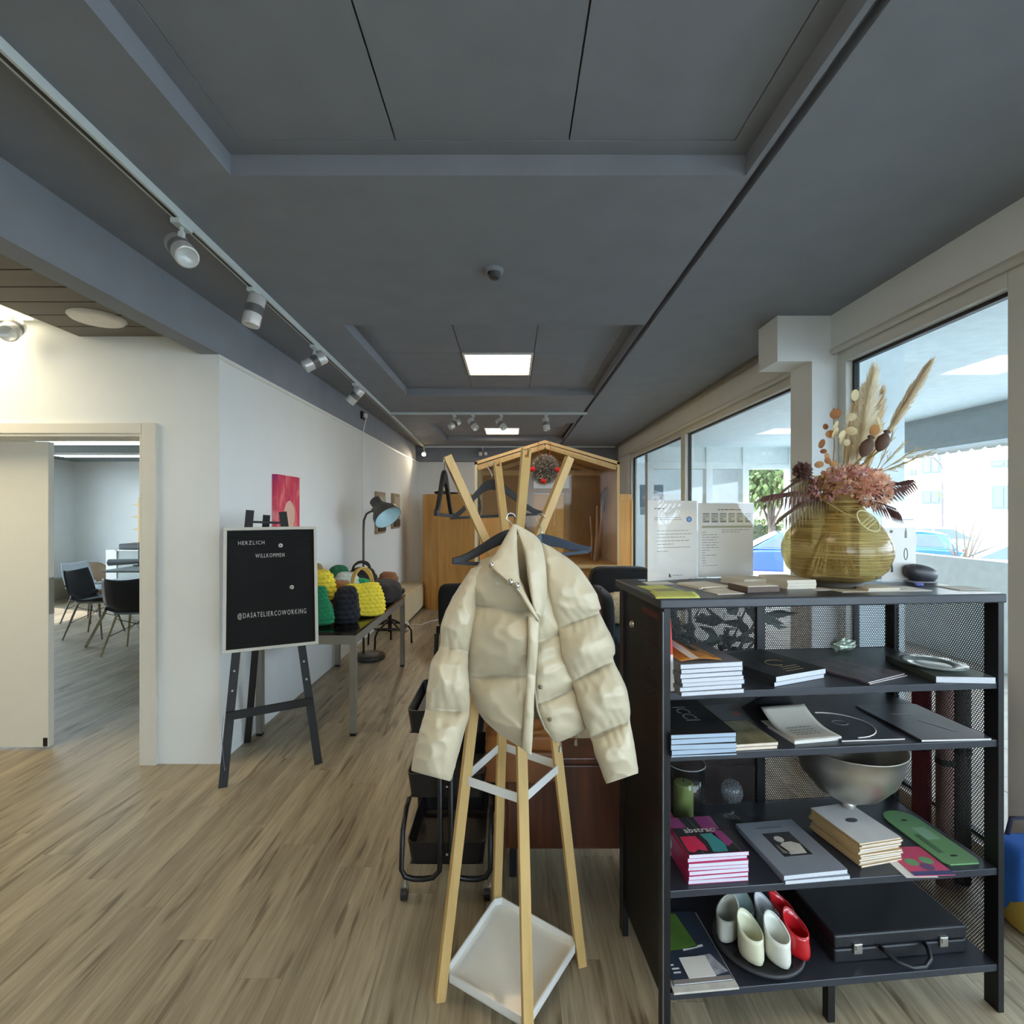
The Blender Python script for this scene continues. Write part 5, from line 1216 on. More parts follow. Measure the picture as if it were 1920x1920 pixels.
# ------------------------------------------------------------ second shelf
z = SZ[2]
last, fr = stack((1276, 1246), (1393, 1240), (1272, 1206), z+.0005, [.0125, .0125, .013, .013, .013, .0125, .014], GB, ords(7, 'grey white book, %s in the tall upper shelf stack'), 'grey books stacked on the upper shelf', pages=PAGES)
fz = fr[5]; o, u, n, w_, dp = fr[:5]
t = thing('folded_flyer', 'orange and white folded flyer lying on the grey book stack', 'flyer', o+V((0, 0, fz)))
def fl_fn(uu, v): return o+u*(.01+uu*.13)+n*(.02+v*.17)+V((0, 0, fz+.003+.018*max(0, math.sin(uu*PI*1.1))*(.3+.7*v)))
g = MB().grid(fl_fn, 14, 8).build('sheet', M('flyer_orange', (176, 118, 52), .6, var=.45, scale=22), t, smooth=True); g.modifiers.new('s', 'SOLIDIFY').thickness = .0012
g = MB().grid(lambda a, b: fl_fn(.25+a*.2, b*.95)+V((0, 0, .0016)), 4, 6).build('white_panel', PAPER, t); MB().grid(lambda a, b: fl_fn(.55+a*.2, .4+b*.5)+V((0, 0, .0016)), 4, 6).build('dark_panel', BK, t)
# slim upright red and white booklet at the left post
p0, p1 = at(1257, 1301, 1.492), at(1263, 1300, 1.492)
t = thing('upright_booklet', 'slim red and white booklet standing upright at the left post', 'booklet', S(.028, .02, z))
a, b = S(.030, .012, z+.001), S(.017, .012, z+.215)
MB().bar(a, a.lerp(b, .5), .016, .20, SN).build('white_half', PAPER, t); MB().bar(a.lerp(b, .5), b, .016, .20, SN).build('red_half', M('booklet_red', (214, 62, 48), .5), t)
for q in list(t.children):
    for v_ in q.data.vertices: v_.co += SN*.10
last, fr = stack((1455, 1269), (1549, 1253), (1386, 1222), z+.0005, [.014, .017], BK, ['lower of two black books with gold print on the upper shelf', 'upper of two black books with gold ring print on the upper shelf'], 'two black books on the upper shelf', jit=.004)
o, u, n, w_, dp, zz = fr
MB().tube([o+u*w_*(.55+.16*math.cos(a))+n*dp*(.42+.11*math.sin(a))+V((0, 0, zz+.0004)) for a in [k*PI/8 for k in range(13)]], .0012, 4).build('ring_print', GOLD, last)
for k in range(3): onf(fr, .42-.03*k, .25-.07*k, .34, .012, GOLD, 'line_print', last)
last, fr = stack((1628, 1279), (1697, 1262), (1526, 1240), z+.0005, [.004, .004], M('magazine_photo', (86, 74, 78), .35, var=.6, scale=14, stretch=(2, 1, 1)), ['lower of two thin dark picture magazines on the upper shelf', 'upper of two thin dark picture magazines on the upper shelf'], 'thin magazines on the upper shelf', name='magazine', cat='magazine', pages=PAPER)
OLV = M('olive_cover', (78, 84, 78), .45)
last, fr = stack((1755, 1268), (1868, 1270), (1630, 1228), z+.0005, [.020], OLV, ['olive black thick book under the glass plate on the upper shelf'], None, jit=0)
o, u, n, w_, dp, zz = fr
t = thing('glass_plate', 'pale green glass plate lying on the olive book', 'plate', o+u*w_*.45+n*dp*.52+V((0, 0, zz)))
MB().lathe([(0, .002), (.05, .002), (.052, .004), (.09, .010), (.092, .008), (.052, .0), (0, 0)], o+u*w_*.45+n*dp*.52+V((0, 0, zz+.0006)), 40).build('dish', M('plate_green', (128, 140, 132), .2, coat=.3), t, smooth=True)
MB().lathe([(.049, .0024), (.046, .0030), (0, .0026)], o+u*w_*.45+n*dp*.52+V((0, 0, zz+.0006)), 40).build('well', M('plate_pale', (168, 180, 172), .2), t, smooth=True)
t = thing('crumpled_wrapper', 'small crumpled silver green wrapper behind the glass plate', 'wrapper', S(.86, .36, z))
MB().ball(S(.86, .385, z+.022), (.045, .022, .022), 20, 12, fn=lambda p, u, v: 1+.45*noise.noise(p*4)).build('foil', M('foil', (176, 190, 170), .3, .5, var=.3, scale=30), t, smooth=False)

# ------------------------------------------------------------ third shelf
z = SZ[3]
last, fr = stack((1258, 1378), (1381, 1373), (1249, 1314), z+.0005, [.0065, .015, .016, .016, .013], BK, ords(5, 'black art book, %s in the left stack on the third shelf'), 'black art books at the left of the third shelf', jit=.004, pages=M('page_blue', (168, 186, 204), .8, var=.04))
o, u, n, w_, dp, zz = fr
MB().text('ICCI', .062, o+u*w_*.44+n*dp*.80+V((0, 0, zz+.0004)), -n+u*.02, u, extrude=.0002).build('title_print', SILV, last)
last, fr = stack((1378, 1396), (1460, 1391), (1366, 1352), z+.0005, [.010, .010], M('landscape_print', (126, 118, 88), .4, var=.5, scale=18), ['lower of two small red edged landscape books on the third shelf', 'upper of two small red edged landscape books on the third shelf'], 'small landscape books on the third shelf', jit=.007, pages=M('page_cream', (222, 206, 188), .8))
for nm_ in ('lower', 'upper'): pass
t, fr2 = flat((1352, 1352), (1428, 1346), (1330, 1322), z+.0003, .0012, M('grey_sheet', (120, 126, 134), .7), 'grey printed sheet lying at the back of the third shelf', 'paper', 'printed_sheet')
onf(fr2, .5, .25, .2, .25, M('pale_red_print', (176, 120, 116), .7), 'red_mark', t)
# open curled booklet
o, u, n, w_, dp = frame3((1490, 1390), (1578, 1382), (1442, 1350), z, z+.01)
t = thing('open_booklet', 'cream booklet with curled page and lifted black back cover on the third shelf', 'booklet', o+V((0, 0, z)))
def cf(a, b, lift, dz=0): return o+u*a*w_+n*b*dp+V((0, 0, z+.012+dz+lift*max(0, b-.3)**2))
MB().slab(o+V((0, 0, z+.0005)), u*w_, n*dp, V((0, 0, .010))).build('pages', PAPER, t)
g = MB().grid(lambda a, b: cf(a, b, .09), 10, 14).build('curled_page', M('page_cream2', (190, 184, 170), .7), t, smooth=True); g.modifiers.new('s', 'SOLIDIFY').thickness = .0008
tx = MB()
for k in range(4):
    for j in range(6): 
        q0 = cf(.2+.09*j, .50-.09*k, .09, .0012); q1 = cf(.2+.09*j+.07, .50-.09*k, .09, .0012); q2 = cf(.2+.09*j+.07, .47-.09*k, .09, .0012); q3 = cf(.2+.09*j, .47-.09*k, .09, .0012); tx.quad(q3, q2, q1, q0)
tx.build('text_print', M('grey_print', (136, 130, 120), .8), t, kind='stuff')
g = MB().grid(lambda a, b: o-u*.02+u*a*w_*1.05+n*dp*(.75+.75*b)+V((0, 0, z+.006+.075*b*b*(.3+.9*a))), 10, 12).build('back_cover', BK, t, smooth=True); g.modifiers.new('s', 'SOLIDIFY').thickness = .001
DKM = M('dark_magazine', (50, 54, 58), .35)
last, fr = stack((1578, 1388), (1698, 1384), (1556, 1338), z+.0005, [.006], DKM, ['dark magazine with a pale curved outline in the middle of the third shelf'], None, name='magazine', cat='magazine', pages=PAPER)
o, u, n, w_, dp, zz = fr
MB().tube([o+u*w_*(.30+.55*math.cos(a))+n*dp*(.56+.50*math.sin(a))+V((0, 0, zz)) for a in [(-PI/2)+PI*k/16 for k in range(17)]], .0022, 5).build('curve_print', PAPER, last)
MB().tube([o+u*w_*(.42+.12*math.cos(a))+n*dp*(.62+.09*math.sin(a))+V((0, 0, zz)) for a in [2*PI*k/16 for k in range(16)]], .0012, 4, closed=True).build('oval_print', SILV, last)
last, fr = stack((1728, 1387), (1860, 1384), (1606, 1322), z+.0005, [.007], M('dark_violet_magazine', (70, 70, 76), .3, var=.25, scale=7), ['large dark magazine at the right end of the third shelf'], None, name='magazine', cat='magazine', pages=PAPER)
polyf(fr, [(.25, .72), (.5, .70), (.52, .64), (.28, .66)], SILV, 'title_print', last); polyf(fr, [(.5, .5), (.56, .5), (.74, .2), (.68, .2)], M('streak_print', (108, 108, 114), .4), 'streak_print', last)

# ------------------------------------------------------------ fourth shelf
z = SZ[4]
GL = glass('clear_glass', (.93, .95, .95))
def tumbler(c, r, h, label, name='glass', r0=None):
    t = thing(name, label, 'glass', c); r0 = r0 or r*.85
    MB().lathe([(0, .004), (r0, .004), (r, h), (r-.003, h), (r0-.003, .010), (0, .010)], V(c), 32).build('bowl', GL, t, smooth=True); MB().lathe([(0, 0), (r0*.98, 0), (r0, .004), (0, .0045)], V(c), 32).build('base', GL, t, smooth=True)
    MB().tube([V(c)+V(((r-.0015)*math.cos(k*PI/16), (r-.0015)*math.sin(k*PI/16), h)) for k in range(32)], .0018, 6, closed=True).build('rim', M('glass_rim', (150, 156, 158), .15), t, smooth=True)
    return t
tumbler(S(.055, .30, z+.0005), .042, .125, 'clear drinking glass at the far left of the fourth shelf')
cv_ = S(.215, .335, z+.0005); tumbler(cv_, .068, .205, 'tall clear cylinder vase around the green candle', 'cylinder_vase', .066)
t = thing('candle', 'olive green pillar candle inside the cylinder vase', 'candle', cv_+V((0, 0, .0105)))
MB().cyl(cv_+V((-.012, -.01, .0105)), cv_+V((-.012, -.01, .14)), .034, n=28).build('wax', M('green_wax', (140, 150, 84), .5, sub=.2), t, bevel=.006); MB().cyl(cv_+V((-.012, -.01, .14)), cv_+V((-.012, -.01, .152)), .0015, n=6).build('wick', BLACKP, t)
c = S(.385, .33, z+.0005)
t = thing('glass_globe', 'small round cut glass goblet behind the grey book', 'glass', c)
MB().ball(c+V((0, 0, .095)), (.038, .038, .042), 28, 18, fn=lambda p, u, v: 1+.02*math.sin(u*2*PI*14)).build('bowl', glass('cut_glass', (.82, .86, .88), mixc=(190, 196, 200), mixf=.12), t, smooth=True)
MB().lathe([(0, 0), (.028, .002), (.008, .010), (.007, .05), (.012, .06)], c, 20).build('stem', GL, t, smooth=True)
# pink book stack
last, fr = stack((1292, 1603), (1405, 1596), (1260, 1534), z+.0005, [.0125]*7, PINKC, ords(7, 'pink art book, %s in the pile on the fourth shelf'), 'pink art books on the fourth shelf', jit=.003, pages=M('page_white', (214, 214, 226), .8, var=.06, scale=40, stretch=(1, 1, 20)))
CH2 = M('print_black', (44, 44, 48), .4); TEALP = M('print_teal', (62, 140, 140), .4); VIOP = M('print_violet', (150, 62, 116), .4); REDP = M('print_red', (214, 44, 84), .4)
onf(fr, 0, 0, 1, 1, CH2, 'print_ground', last, .0003)
fr = fr[:5]+(fr[5]+.0003,)
polyf(fr, [(.0, .70), (.26, .70), (.22, 1), (.0, 1)], VIOP, 'print_block', last, .0002); polyf(fr, [(.52, .62), (.80, .60), (.82, 1), (.50, 1)], VIOP, 'print_block', last, .0002); polyf(fr, [(.72, .15), (.86, .25), (.80, .58), (.60, .58)], VIOP, 'print_block', last, .0002)
polyf(fr, [(.42, .04), (.66, .03), (.70, .2), (.66, .52), (.40, .50), (.45, .3)], TEALP, 'print_block', last, .0002); polyf(fr, [(.03, .08), (.12, .05), (.2, .12), (.34, .06), (.36, .2), (.30, .46), (.04, .46)], REDP, 'print_block', last, .0002)
o, u, n, w_, dp, zz = fr
MB().text('abstract', .034, o+u*w_*.17+n*dp*.56+V((0, 0, zz+.0003)), u, n, extrude=.0001).build('title_print', PAPER, last); MB().text('arts', .034, o+u*w_*.71+n*dp*.56+V((0, 0, zz+.0004)), u, n, extrude=.0001).build('title_print', M('print_plum', (74, 30, 58), .5), last)
for k in (.14, .38, .76): MB().bar(o+u*w_*k+n*dp*.98+V((0, 0, zz+.0002)), o+u*w_*(k+.12)+n*dp*.02+V((0, 0, zz+.0002)), .0012, .0003).build('line_print', SILV, last)
t = book(S(.028, .15, 0), SE, SN, .10, .15, z+.0005, z+.075, PINKC, 'pink book behind the pink pile at the left post')
last, fr = stack((1470, 1642), (1590, 1630), (1386, 1544), z+.0005, [.012, .014], M('silver_cover', (134, 138, 146), .45), ['lower of two silver grey photo books on the fourth shelf', 'upper silver grey book with a black and white photo on the fourth shelf'], 'silver grey photo books', jit=.003)
onf(fr, .27, .30, .46, .45, CH2, 'photo', last, .0003)
fr = fr[:5]+(fr[5]+.0003,); PH = M('photo_pale', (196, 190, 178), .5, var=.15, scale=30); PH2 = M('photo_grey', (120, 116, 110), .5, var=.3, scale=30)
polyf(fr, [(.40, .33), (.66, .33), (.70, .50), (.60, .56), (.44, .55), (.34, .48)], PH, 'photo_figure', last); polyf(fr, [(.45+.075*math.cos(a), .62+.06*math.sin(a)) for a in [2*PI*k/14 for k in range(14)]], PH, 'photo_head', last); polyf(fr, [(.30, .52), (.38, .50), (.42, .36), (.30, .36)], PH2, 'photo_shade', last)
tt_ = MB(); o, u, n, w_, dp, zz = fr
MB().bar(o+u*w_*.25+n*dp*.86+V((0, 0, zz)), o+u*w_*.70+n*dp*.86+V((0, 0, zz)), .008, .0003).build('title_print', M('print_steel', (106, 114, 126), .5), last)
# booklets with kraft edges
last, fr = stack((1612, 1582), (1690, 1570), (1540, 1512), z+.0005, [.0062]*11+[.005], M('booklet_kraft', (196, 166, 118), .7, var=.1), ords(12, 'white kraft booklet, %s in the pile below the silver bowl'), 'kraft edged booklets', jit=.004, pages=PAPER, name='booklet', cat='booklet')
onf(fr, 0, 0, 1, 1, M('booklet_white', (214, 212, 208), .7), 'cover_print', last, .0003)
o, u, n, w_, dp, zz = fr
MB().prism([o+u*w_*(.5+.14*math.cos(a))+n*dp*(.55+.06*math.sin(a))+V((0, 0, zz+.0003)) for a in [2*PI*k/14 for k in range(14)]], (0, 0, .0003)).build('oval_print', M('print_grey', (70, 70, 72), .5), last)
# footed silver bowl
c = S(.76, .24, z+.0005)
t = thing('footed_bowl', 'large silver footed bowl on the fourth shelf', 'bowl', c)
SIL = M('aged_silver', (196, 192, 182), .36, .95, var=.08, scale=8)
MB().lathe([(.018, .10), (.05, .105), (.10, .135), (.145, .19), (.165, .25), (.172, .295), (.176, .298), (.174, .30), (.166, .295), (.158, .25), (.138, .195), (.095, .142), (.04, .115), (0, .112)], c, 56).build('bowl', SIL, t, smooth=True)
MB().lathe([(0, 0), (.062, 0), (.064, .006), (.05, .014), (.024, .03), (.018, .06), (.026, .085), (.018, .10)], c, 40).build('foot', SIL, t, smooth=True)
GRN2 = M('green_card', (112, 160, 104), .45, var=.12, scale=4)
o, u, n, w_, dp = frame3((1775, 1622), (1843, 1618), (1664, 1528), z, z+.004)
t = thing('shaped_card', 'long green rounded card with two slots right of the booklets', 'card', o+V((0, 0, z)))
L_ = dp*1.0; pts = []
for a in range(9): pts.append((w_/2+w_/2*math.cos(PI*a/8), L_-w_/2*.6+w_/2*math.sin(PI*a/8)))
pts += [(0, .02), (.012, 0), (w_-.012, 0), (w_, .02)]
MB().prism([o+u*x+n*y+V((0, 0, z+.0005)) for x, y in pts], (0, 0, .005)).build('board', GRN2, t, bevel=.001)
for y in (.86, .14): MB().prism([o+u*(w_*.5+.012*math.cos(a))+n*(L_*y+.004*math.sin(a))+V((0, 0, z+.0055)) for a in [2*PI*k/10 for k in range(10)]], (0, 0, .0004)).build('slot', BK, t)
MB().slab(o+u*w_*.2+n*L_*.2+V((0, 0, z+.0055)), u*w_*.16, n*L_*.36, V((0, 0, .0003))).build('lettering', M('print_deep_green', (70, 110, 74), .5), t); MB().slab(o+u*w_*.4+n*L_*.45+V((0, 0, z+.0055)), u*w_*.4, n*L_*.25, V((0, 0, .0003))).build('picture', M('print_mint', (146, 186, 150), .5), t)
t, fr = flat((1716, 1642), (1792, 1640), (1686, 1588), z+.0005, .002, M('card_pink', (206, 72, 108), .5), 'pink card with green and violet dots on the fourth shelf', 'card', 'postcard')
for x, y, cl in ((.3, .45, GRN2), (.55, .28, M('print_mauve', (104, 74, 112), .5)), (.72, .5, GRN2)): polyf(fr, [(x+.16*math.cos(a), y+.13*math.sin(a)) for a in [2*PI*k/14 for k in range(14)]], cl, 'dot_print', t)
onf(fr, 0, 0, 1, .14, M('print_slate', (70, 72, 112), .5), 'band_print', t)
t, fr = flat((1700, 1646), (1760, 1645), (1676, 1600), z+.0001, .0004, PAPER, 'white card edge peeping out below the pink dotted card', 'card', 'postcard')

# ------------------------------------------------------------ bottom shelf
z = SZ['low']
t, fr = flat((1264, 1862), (1386, 1851), (1238, 1716), z+.0003, .006, M('newsprint', (196, 190, 178), .8, var=.12, scale=30), 'pale newspaper under the green brochure on the bottom shelf', 'newspaper', 'newspaper')
last, fr = stack((1264, 1846), (1376, 1835), (1240, 1712), z+.0068, [.005], M('brochure_navy', (52, 60, 76), .35), ['green and navy brochure with a white note on the bottom shelf'], None, name='brochure', cat='brochure', pages=PAPER)
polyf(fr, [(0, .42), (.70, .45), (.62, .97), (0, .97)], M('print_meadow', (92, 128, 56), .4, var=.4, scale=8), 'picture_green', last); polyf(fr, [(.42, .44), (.80, .48), (.80, .45), (.42, .41)], PAPER, 'white_strip', last); polyf(fr, [(.72, .06), (.98, .1), (.84, .34), (.62, .33)], M('print_people', (150, 150, 156), .4, var=.5, scale=40), 'picture_small', last); onf(fr, 0, 0, .98, .05, M('print_taupe', (140, 130, 126), .6), 'band_print', last)
o, u, n, w_, dp, zz = fr
t = thing('sticky_note', 'square white sticky note on the navy brochure', 'note', o+u*w_*.5+n*dp*.2+V((0, 0, zz+.0005)))
MB().slab(o+u*w_*.28+n*dp*.05+V((0, 0, zz+.0007)), u*w_*.46, n*dp*.27, V((0, 0, .001))).build('sheet', PAPER, t)
for k in range(3): MB().slab(o+u*w_*.08+n*dp*(.13+.05*k)+V((0, 0, zz+.0001)), u*w_*(.12 if k < 2 else .06), n*dp*.02, V((0, 0, .0003))).build('text_line', PAPER, last)
def bootie(c, yaw, s, mat, label, group):
    t = thing('bootie', label, 'small shoe', c, group); c = V(c)
    R = Matrix.Rotation(yaw, 3, 'Z'); N_ = 32; rings = []
    prof = [(0, .40), (.05, .49), (.2, .55), (.45, .57), (.7, .58), (.86, .60), (1.0, .62)]
    def ring(h, w_, inner=0):
        out = []
        for k in range(N_):
            a = 2*PI*k/N_; x = math.cos(a); y = math.sin(a)
            toe = 1+(.42 if x > 0 else .0)*abs(x)*(1-h)**.8
            rr = w_-inner
            zt = h*(.092+.022*(-x)-.010*y*y) if h > .5 else h*.085
            out.append(c+R @ V((x*rr*toe*.062, y*rr*.056, zt))*s)
        return out
    m = MB(); allr = [ring(h, w_) for h, w_ in prof]+[ring(1.0, .62, .05), ring(.8, .60, .07), ring(.3, .50, .1), ring(.10, .3, .05)]
    for r in allr: m.v += r
    for i in range(len(allr)-1): m.f += [(i*N_+k, i*N_+(k+1) % N_, (i+1)*N_+(k+1) % N_, (i+1)*N_+k) for k in range(N_)]
    b0 = len(m.v); m.v += [sum(allr[-1], V((0, 0, 0)))/N_]; m.f += [((len(allr)-1)*N_+k, (len(allr)-1)*N_+(k+1) % N_, b0) for k in range(N_)]; m.f.append(tuple(range(N_-1, -1, -1)))
    ob = m.build('shell', mat, t, smooth=True)
    MB().tube([c+R @ (V((math.cos(a)*.0368, math.sin(a)*.031, .092-.022*math.cos(a)-.010*math.sin(a)**2))*s) for a in [2*PI*k/24 for k in range(24)]], .0022*s, 6, closed=True).build('rim', mat, t, smooth=True)
    return t
dk = S(.365, .135, z+.0005)
t = thing('turntable', 'round dark grey perforated turntable under the small booties', 'turntable', dk)
MB().lathe([(0, .0), (.07, .0), (.07, .012), (0, .012)], dk, 32).build('base', BLACKP, t); MB().lathe([(0, .012), (.128, .012), (.136, .016), (.136, .024), (.13, .026), (.127, .021), (0, .021)], dk, 56).build('plate', M('slate_plate', (52, 52, 56), .5, var=.1), t, smooth=True)
for k in range(9):
    a = -PI/2+(k-4)*.5; MB().lathe([(0, .0213), (.014, .0215)], dk+V((math.cos(a)*.105, math.sin(a)*.105, 0)), 12).build('hole', BLACKP, t)
WB = M('porcelain_white', (216, 216, 204), .3, var=.03, coat=.2); RB = M('red_gloss', (186, 26, 34), .25, coat=.4)
Z1 = V((0, 0, .0215)); g = 'small white booties on the turntable'
bootie(dk+V((-.052, -.060, 0))+Z1, -1.2, 1.05, M('porcelain_cream', (214, 212, 184), .3, coat=.2), 'cream white bootie at the front left of the turntable', g)
bootie(dk+V((.026, -.070, 0))+Z1, -1.3, 1.05, WB, 'bright white bootie at the front centre of the turntable', g)
bootie(dk+V((-.090, .015, 0))+Z1, -2.4, 1.0, WB, 'white bootie at the left edge of the turntable', g)
bootie(dk+V((.040, .020, 0))+Z1, -1.0, 1.02, M('porcelain_grey', (200, 202, 206), .3, coat=.2), 'greyish white bootie at the turntable centre, in front of the dark red one', g)
bootie(dk+V((-.025, .050, 0))+Z1, -1.4, 1.0, M('porcelain_aqua', (196, 212, 210), .3, coat=.2), 'bluish white bootie at the back of the turntable', g)
g = 'small red booties on the turntable'
bootie(dk+V((.098, -.045, 0))+Z1, -1.1, 1.0, RB, 'bright red bootie at the front right of the turntable', g)
bootie(dk+V((.100, .045, 0))+Z1, -.6, 1.0, RB, 'darker red bootie at the back right of the turntable', g)
bc = thing('briefcase', 'black leather briefcase lying flat on the bottom shelf', 'briefcase', S(.78, .2, z))
BL_ = M('black_leather', (26, 28, 33), .45, var=.1, bump=.1, bscale=200)
sslab(.565, 1.015, .05, .37, z+.001, z+.045).build('lower_half', BL_, bc, bevel=.006); sslab(.565, 1.015, .05, .37, z+.047, z+.088).build('lid', BL_, bc, bevel=.006)
for a in (.64, .93):
    l = sslab(a-.014, a+.014, .043, .052, z+.03, z+.062).build('latch', STEEL, bc, bevel=.002); sslab(a-.009, a+.009, .040, .044, z+.045, z+.058).build('catch', STEEL, l)
hp = [S(.715, .048, z+.045), S(.72, .03, z+.044), S(.735, .005, z+.034), S(.77, -.012, z+.028), S(.81, -.012, z+.028), S(.845, .005, z+.034), S(.86, .03, z+.044), S(.865, .048, z+.045)]
MB().tube(hp, .0065, 8).build('handle', BL_, bc, smooth=True)

# ------------------------------------------------------------ on the shelf top
z = SZ['top']
def sign(FL, FR, h, label, lean=.0, name='sign_holder'):
    a, b = onz(*FL, z), onz(*FR, z); u = (b-a).normalized(); w_ = (b-a).length; n = V((u.y, -u.x, 0)); up = (V((0, 0, 1))-n*lean).normalized()
    t = thing(name, label, 'sign', (a+b)/2)
    P = lambda x, y, k=0: a+u*x*w_+up*y*h+n*k+V((0, 0, .0006))
    MB().slab(P(0, 0, .002), u*w_, up*h, n*.002).build('front_pane', PANE, t); MB().slab(P(0, 0, -.003), u*w_, up*h, n*.002).build('back_pane', PANE, t)
    MB().slab(a+V((0, 0, .0003)), u*w_, n*-.055, V((0, 0, .003))).build('foot', PANE, t)
    MB().slab(P(.01, .01, 0), u*w_*.98, up*h*.98, n*.001).build('paper', PAPER, t)
    return t, P, u, up, n, w_, h
def prt(sg, x, y, wx, wy, mat, name='print'):
    t, P, u, up, n, w_, h = sg; MB().slab(P(x, y, .0011), u*wx*w_, up*wy*h, n*.0003).build(name, mat, t)
GI = M('grey_ink', (128, 126, 124), .8)
sg = sign((1213, 1092), (1307, 1086), .296, 'white information sheet with blue round mark in the left acrylic stand')
m = MB(); t, P, u, up, n, w_, h = sg
rr = random.Random(3)
def lines(sg, rows, x0, hh=.007, mat=GI):
    t, P, u, up, n, w_, h = sg; m = MB()
    for y, ln in rows:
        x = x0
        while x < x0+ln:
            wd = rr.uniform(.03, .09); m.slab(P(x, y, .0011), u*min(wd, x0+ln-x)*w_, up*hh*h, n*.0003); x += wd+.015
    m.build('text_print', mat, t, kind='stuff')
lines(sg, [(.885, .19)], .14, .012); lines(sg, [(.775, .52), (.752, .54)], .14); lines(sg, [(.615, .62), (.573, .7), (.533, .56), (.49, .64), (.45, .32), (.408, .66), (.365, .22)], .19)
MB().prism([P(.83+.058*math.cos(a), .757+.036*math.sin(a), .0011) for a in [2*PI*k/24 for k in range(24)]], n*.0004).build('round_mark', M('blue_mark', (42, 100, 164), .6), t)
MB().prism([P(.83+.030*math.cos(a), .757+.019*math.sin(a), .0016) for a in [2*PI*k/24 for k in range(24)]], n*.0003).build('mark_core', M('blue_mark_light', (92, 146, 196), .6), t)
MB().prism([P(.42, .045, .0011), P(.47, .045, .0011), P(.445, .085, .0011), P(.425, .088, .0011)], n*.0003).build('logo', INK, t); lines(sg, [(.06, .2)], .5)
sg = sign((1308, 1084), (1413, 1080), .288, 'white price table sheet in the middle acrylic stand'); t, P, u, up, n, w_, h = sg
lines(sg, [(.90, .42)], .35, .010, INK)
GT = M('table_grey', (196, 196, 180), .8); GT2 = M('table_olive', (166, 166, 142), .8)
for k in range(6):
    x = .08+.15*k
    prt(sg, x, .755, .13, .10, GT, 'table_cell'); 
m = MB()
for k in range(6):
    x = .09+.15*k
    for y, hh, f in ((.842, .014, .11), (.81, .009, .10), (.775, .012, .05), (.735, .022, .11)): m.slab(P(x, y, .0015), u*f*w_, up*hh*h, n*.0002)
m.build('text_print', GI, t, kind='stuff'); prt(sg, .07, .66, .9, .03, GT2, 'table_band')
lines(sg, [(.60-.034*k, rr.choice([.06, .12, .24, .25, .28])) for k in range(14)], .08); lines(sg, [(.63, .5), (.60, .32)], .42)
sg = sign((1652, 1092), (1717, 1090), .292, 'white sheet with black cutlery drawings in the right acrylic stand, behind the vase'); t, P, u, up, n, w_, h = sg
prt(sg, .3, .76, .62, .012, INK, 'bar_print')
for x, y, k in ((.7, .58, 1), (.7, .34, 0), (.28, .62, 2), (.3, .40, 1), (.3, .16, 1)):
    if k == 0: MB().tube([P(x+.05*math.cos(a), y+.07*math.sin(a), .0012) for a in [2*PI*j/16 for j in range(16)]], .0018, 4, closed=True).build('drawing', INK, t)
    elif k == 1: MB().prism([P(x-.035, y-.04, .0011), P(x+.035, y-.04, .0011), P(x+.03, y+.02, .0011), P(x, y+.10, .0011), P(x-.03, y+.02, .0011)], n*.0003).build('drawing', INK, t)
    else: MB().prism([P(x+.05*math.cos(a), y+.02*math.sin(a), .0011) for a in [2*PI*j/12 for j in range(12)]], n*.0003).build('drawing', INK, t)
LIME = M('lime_paper', (206, 212, 112), .7); CRE = M('cream_card', (216, 208, 188), .75); IVO = M('ivory_card', (226, 218, 200), .7)
t, fr = flat((1236, 1112), (1290, 1110), (1207, 1098), z+.0003, .0012, LIME, 'lime leaflet with a grey band at the left of the shelf top', 'leaflet', 'leaflet', 'lime leaflets on the shelf top'); onf(fr, .1, .2, .8, .3, M('print_olive', (150, 150, 110), .7), 'band_print', t)
o, u, n, w_, dp = frame3((1228, 1121), (1313, 1120), (1218, 1110), z, z+.002)
t = thing('leaflet', 'lime green leaflet hanging over the front edge of the shelf top', 'leaflet', o+V((0, 0, z)), 'lime leaflets on the shelf top')
a, b, c_, d_ = onz(1218, 1110, z+.002), onz(1301, 1110, z+.002), onz(1313, 1119, z+.0035), onz(1230, 1120, z+.0035)
g = MB().grid(lambda x, y: (a.lerp(b, x)).lerp(d_.lerp(c_, x), y*1.0)+V((0, 0, .0012-.010*max(0, y-.7)**2*6)), 10, 8).build('sheet', LIME, t, smooth=True); g.modifiers.new('s', 'SOLIDIFY').thickness = .0006
flat((1216, 1096), (1266, 1095), (1208, 1091), z+.0003, .001, PAPER, 'white leaflet under the left acrylic stand', 'leaflet')
last, fr = stack((1315, 1101), (1368, 1098), (1287, 1091), z+.0003, [.004, .004], IVO, ['lower pale card pack in front of the middle acrylic stand', 'upper pale card pack in front of the middle acrylic stand'], 'pale card packs', name='card_pack', cat='cards', pages=IVO)
flat((1336, 1106), (1366, 1103), (1324, 1099), z+.0003, .003, CRE, 'small cream business cards left of the brown card box', 'business card', 'business_card')
flat((1346, 1114), (1396, 1112), (1338, 1106), z+.0003, .002, IVO, 'flat ivory business cards in front of the brown card box', 'business card', 'business_card')
def cardblock(FL, FR, BL, h, mat, label, k=3, group=None):
    o, u, n, w_, dp = frame3(FL, FR, BL, z, z+h); t = thing('card_block', label, 'cards', o+u*w_/2+n*dp/2+V((0, 0, z)), group)
    for i in range(k): MB().slab(o+u*.002*(i % 2)+V((0, 0, z+.0004+h*i/k)), u*w_, n*dp, V((0, 0, h/k-.0006))).build('card_layer', mat, t)
    return t
cardblock((1395, 1087), (1441, 1084), (1372, 1079), .022, CRE, 'cream card block left of the white card block', 2)
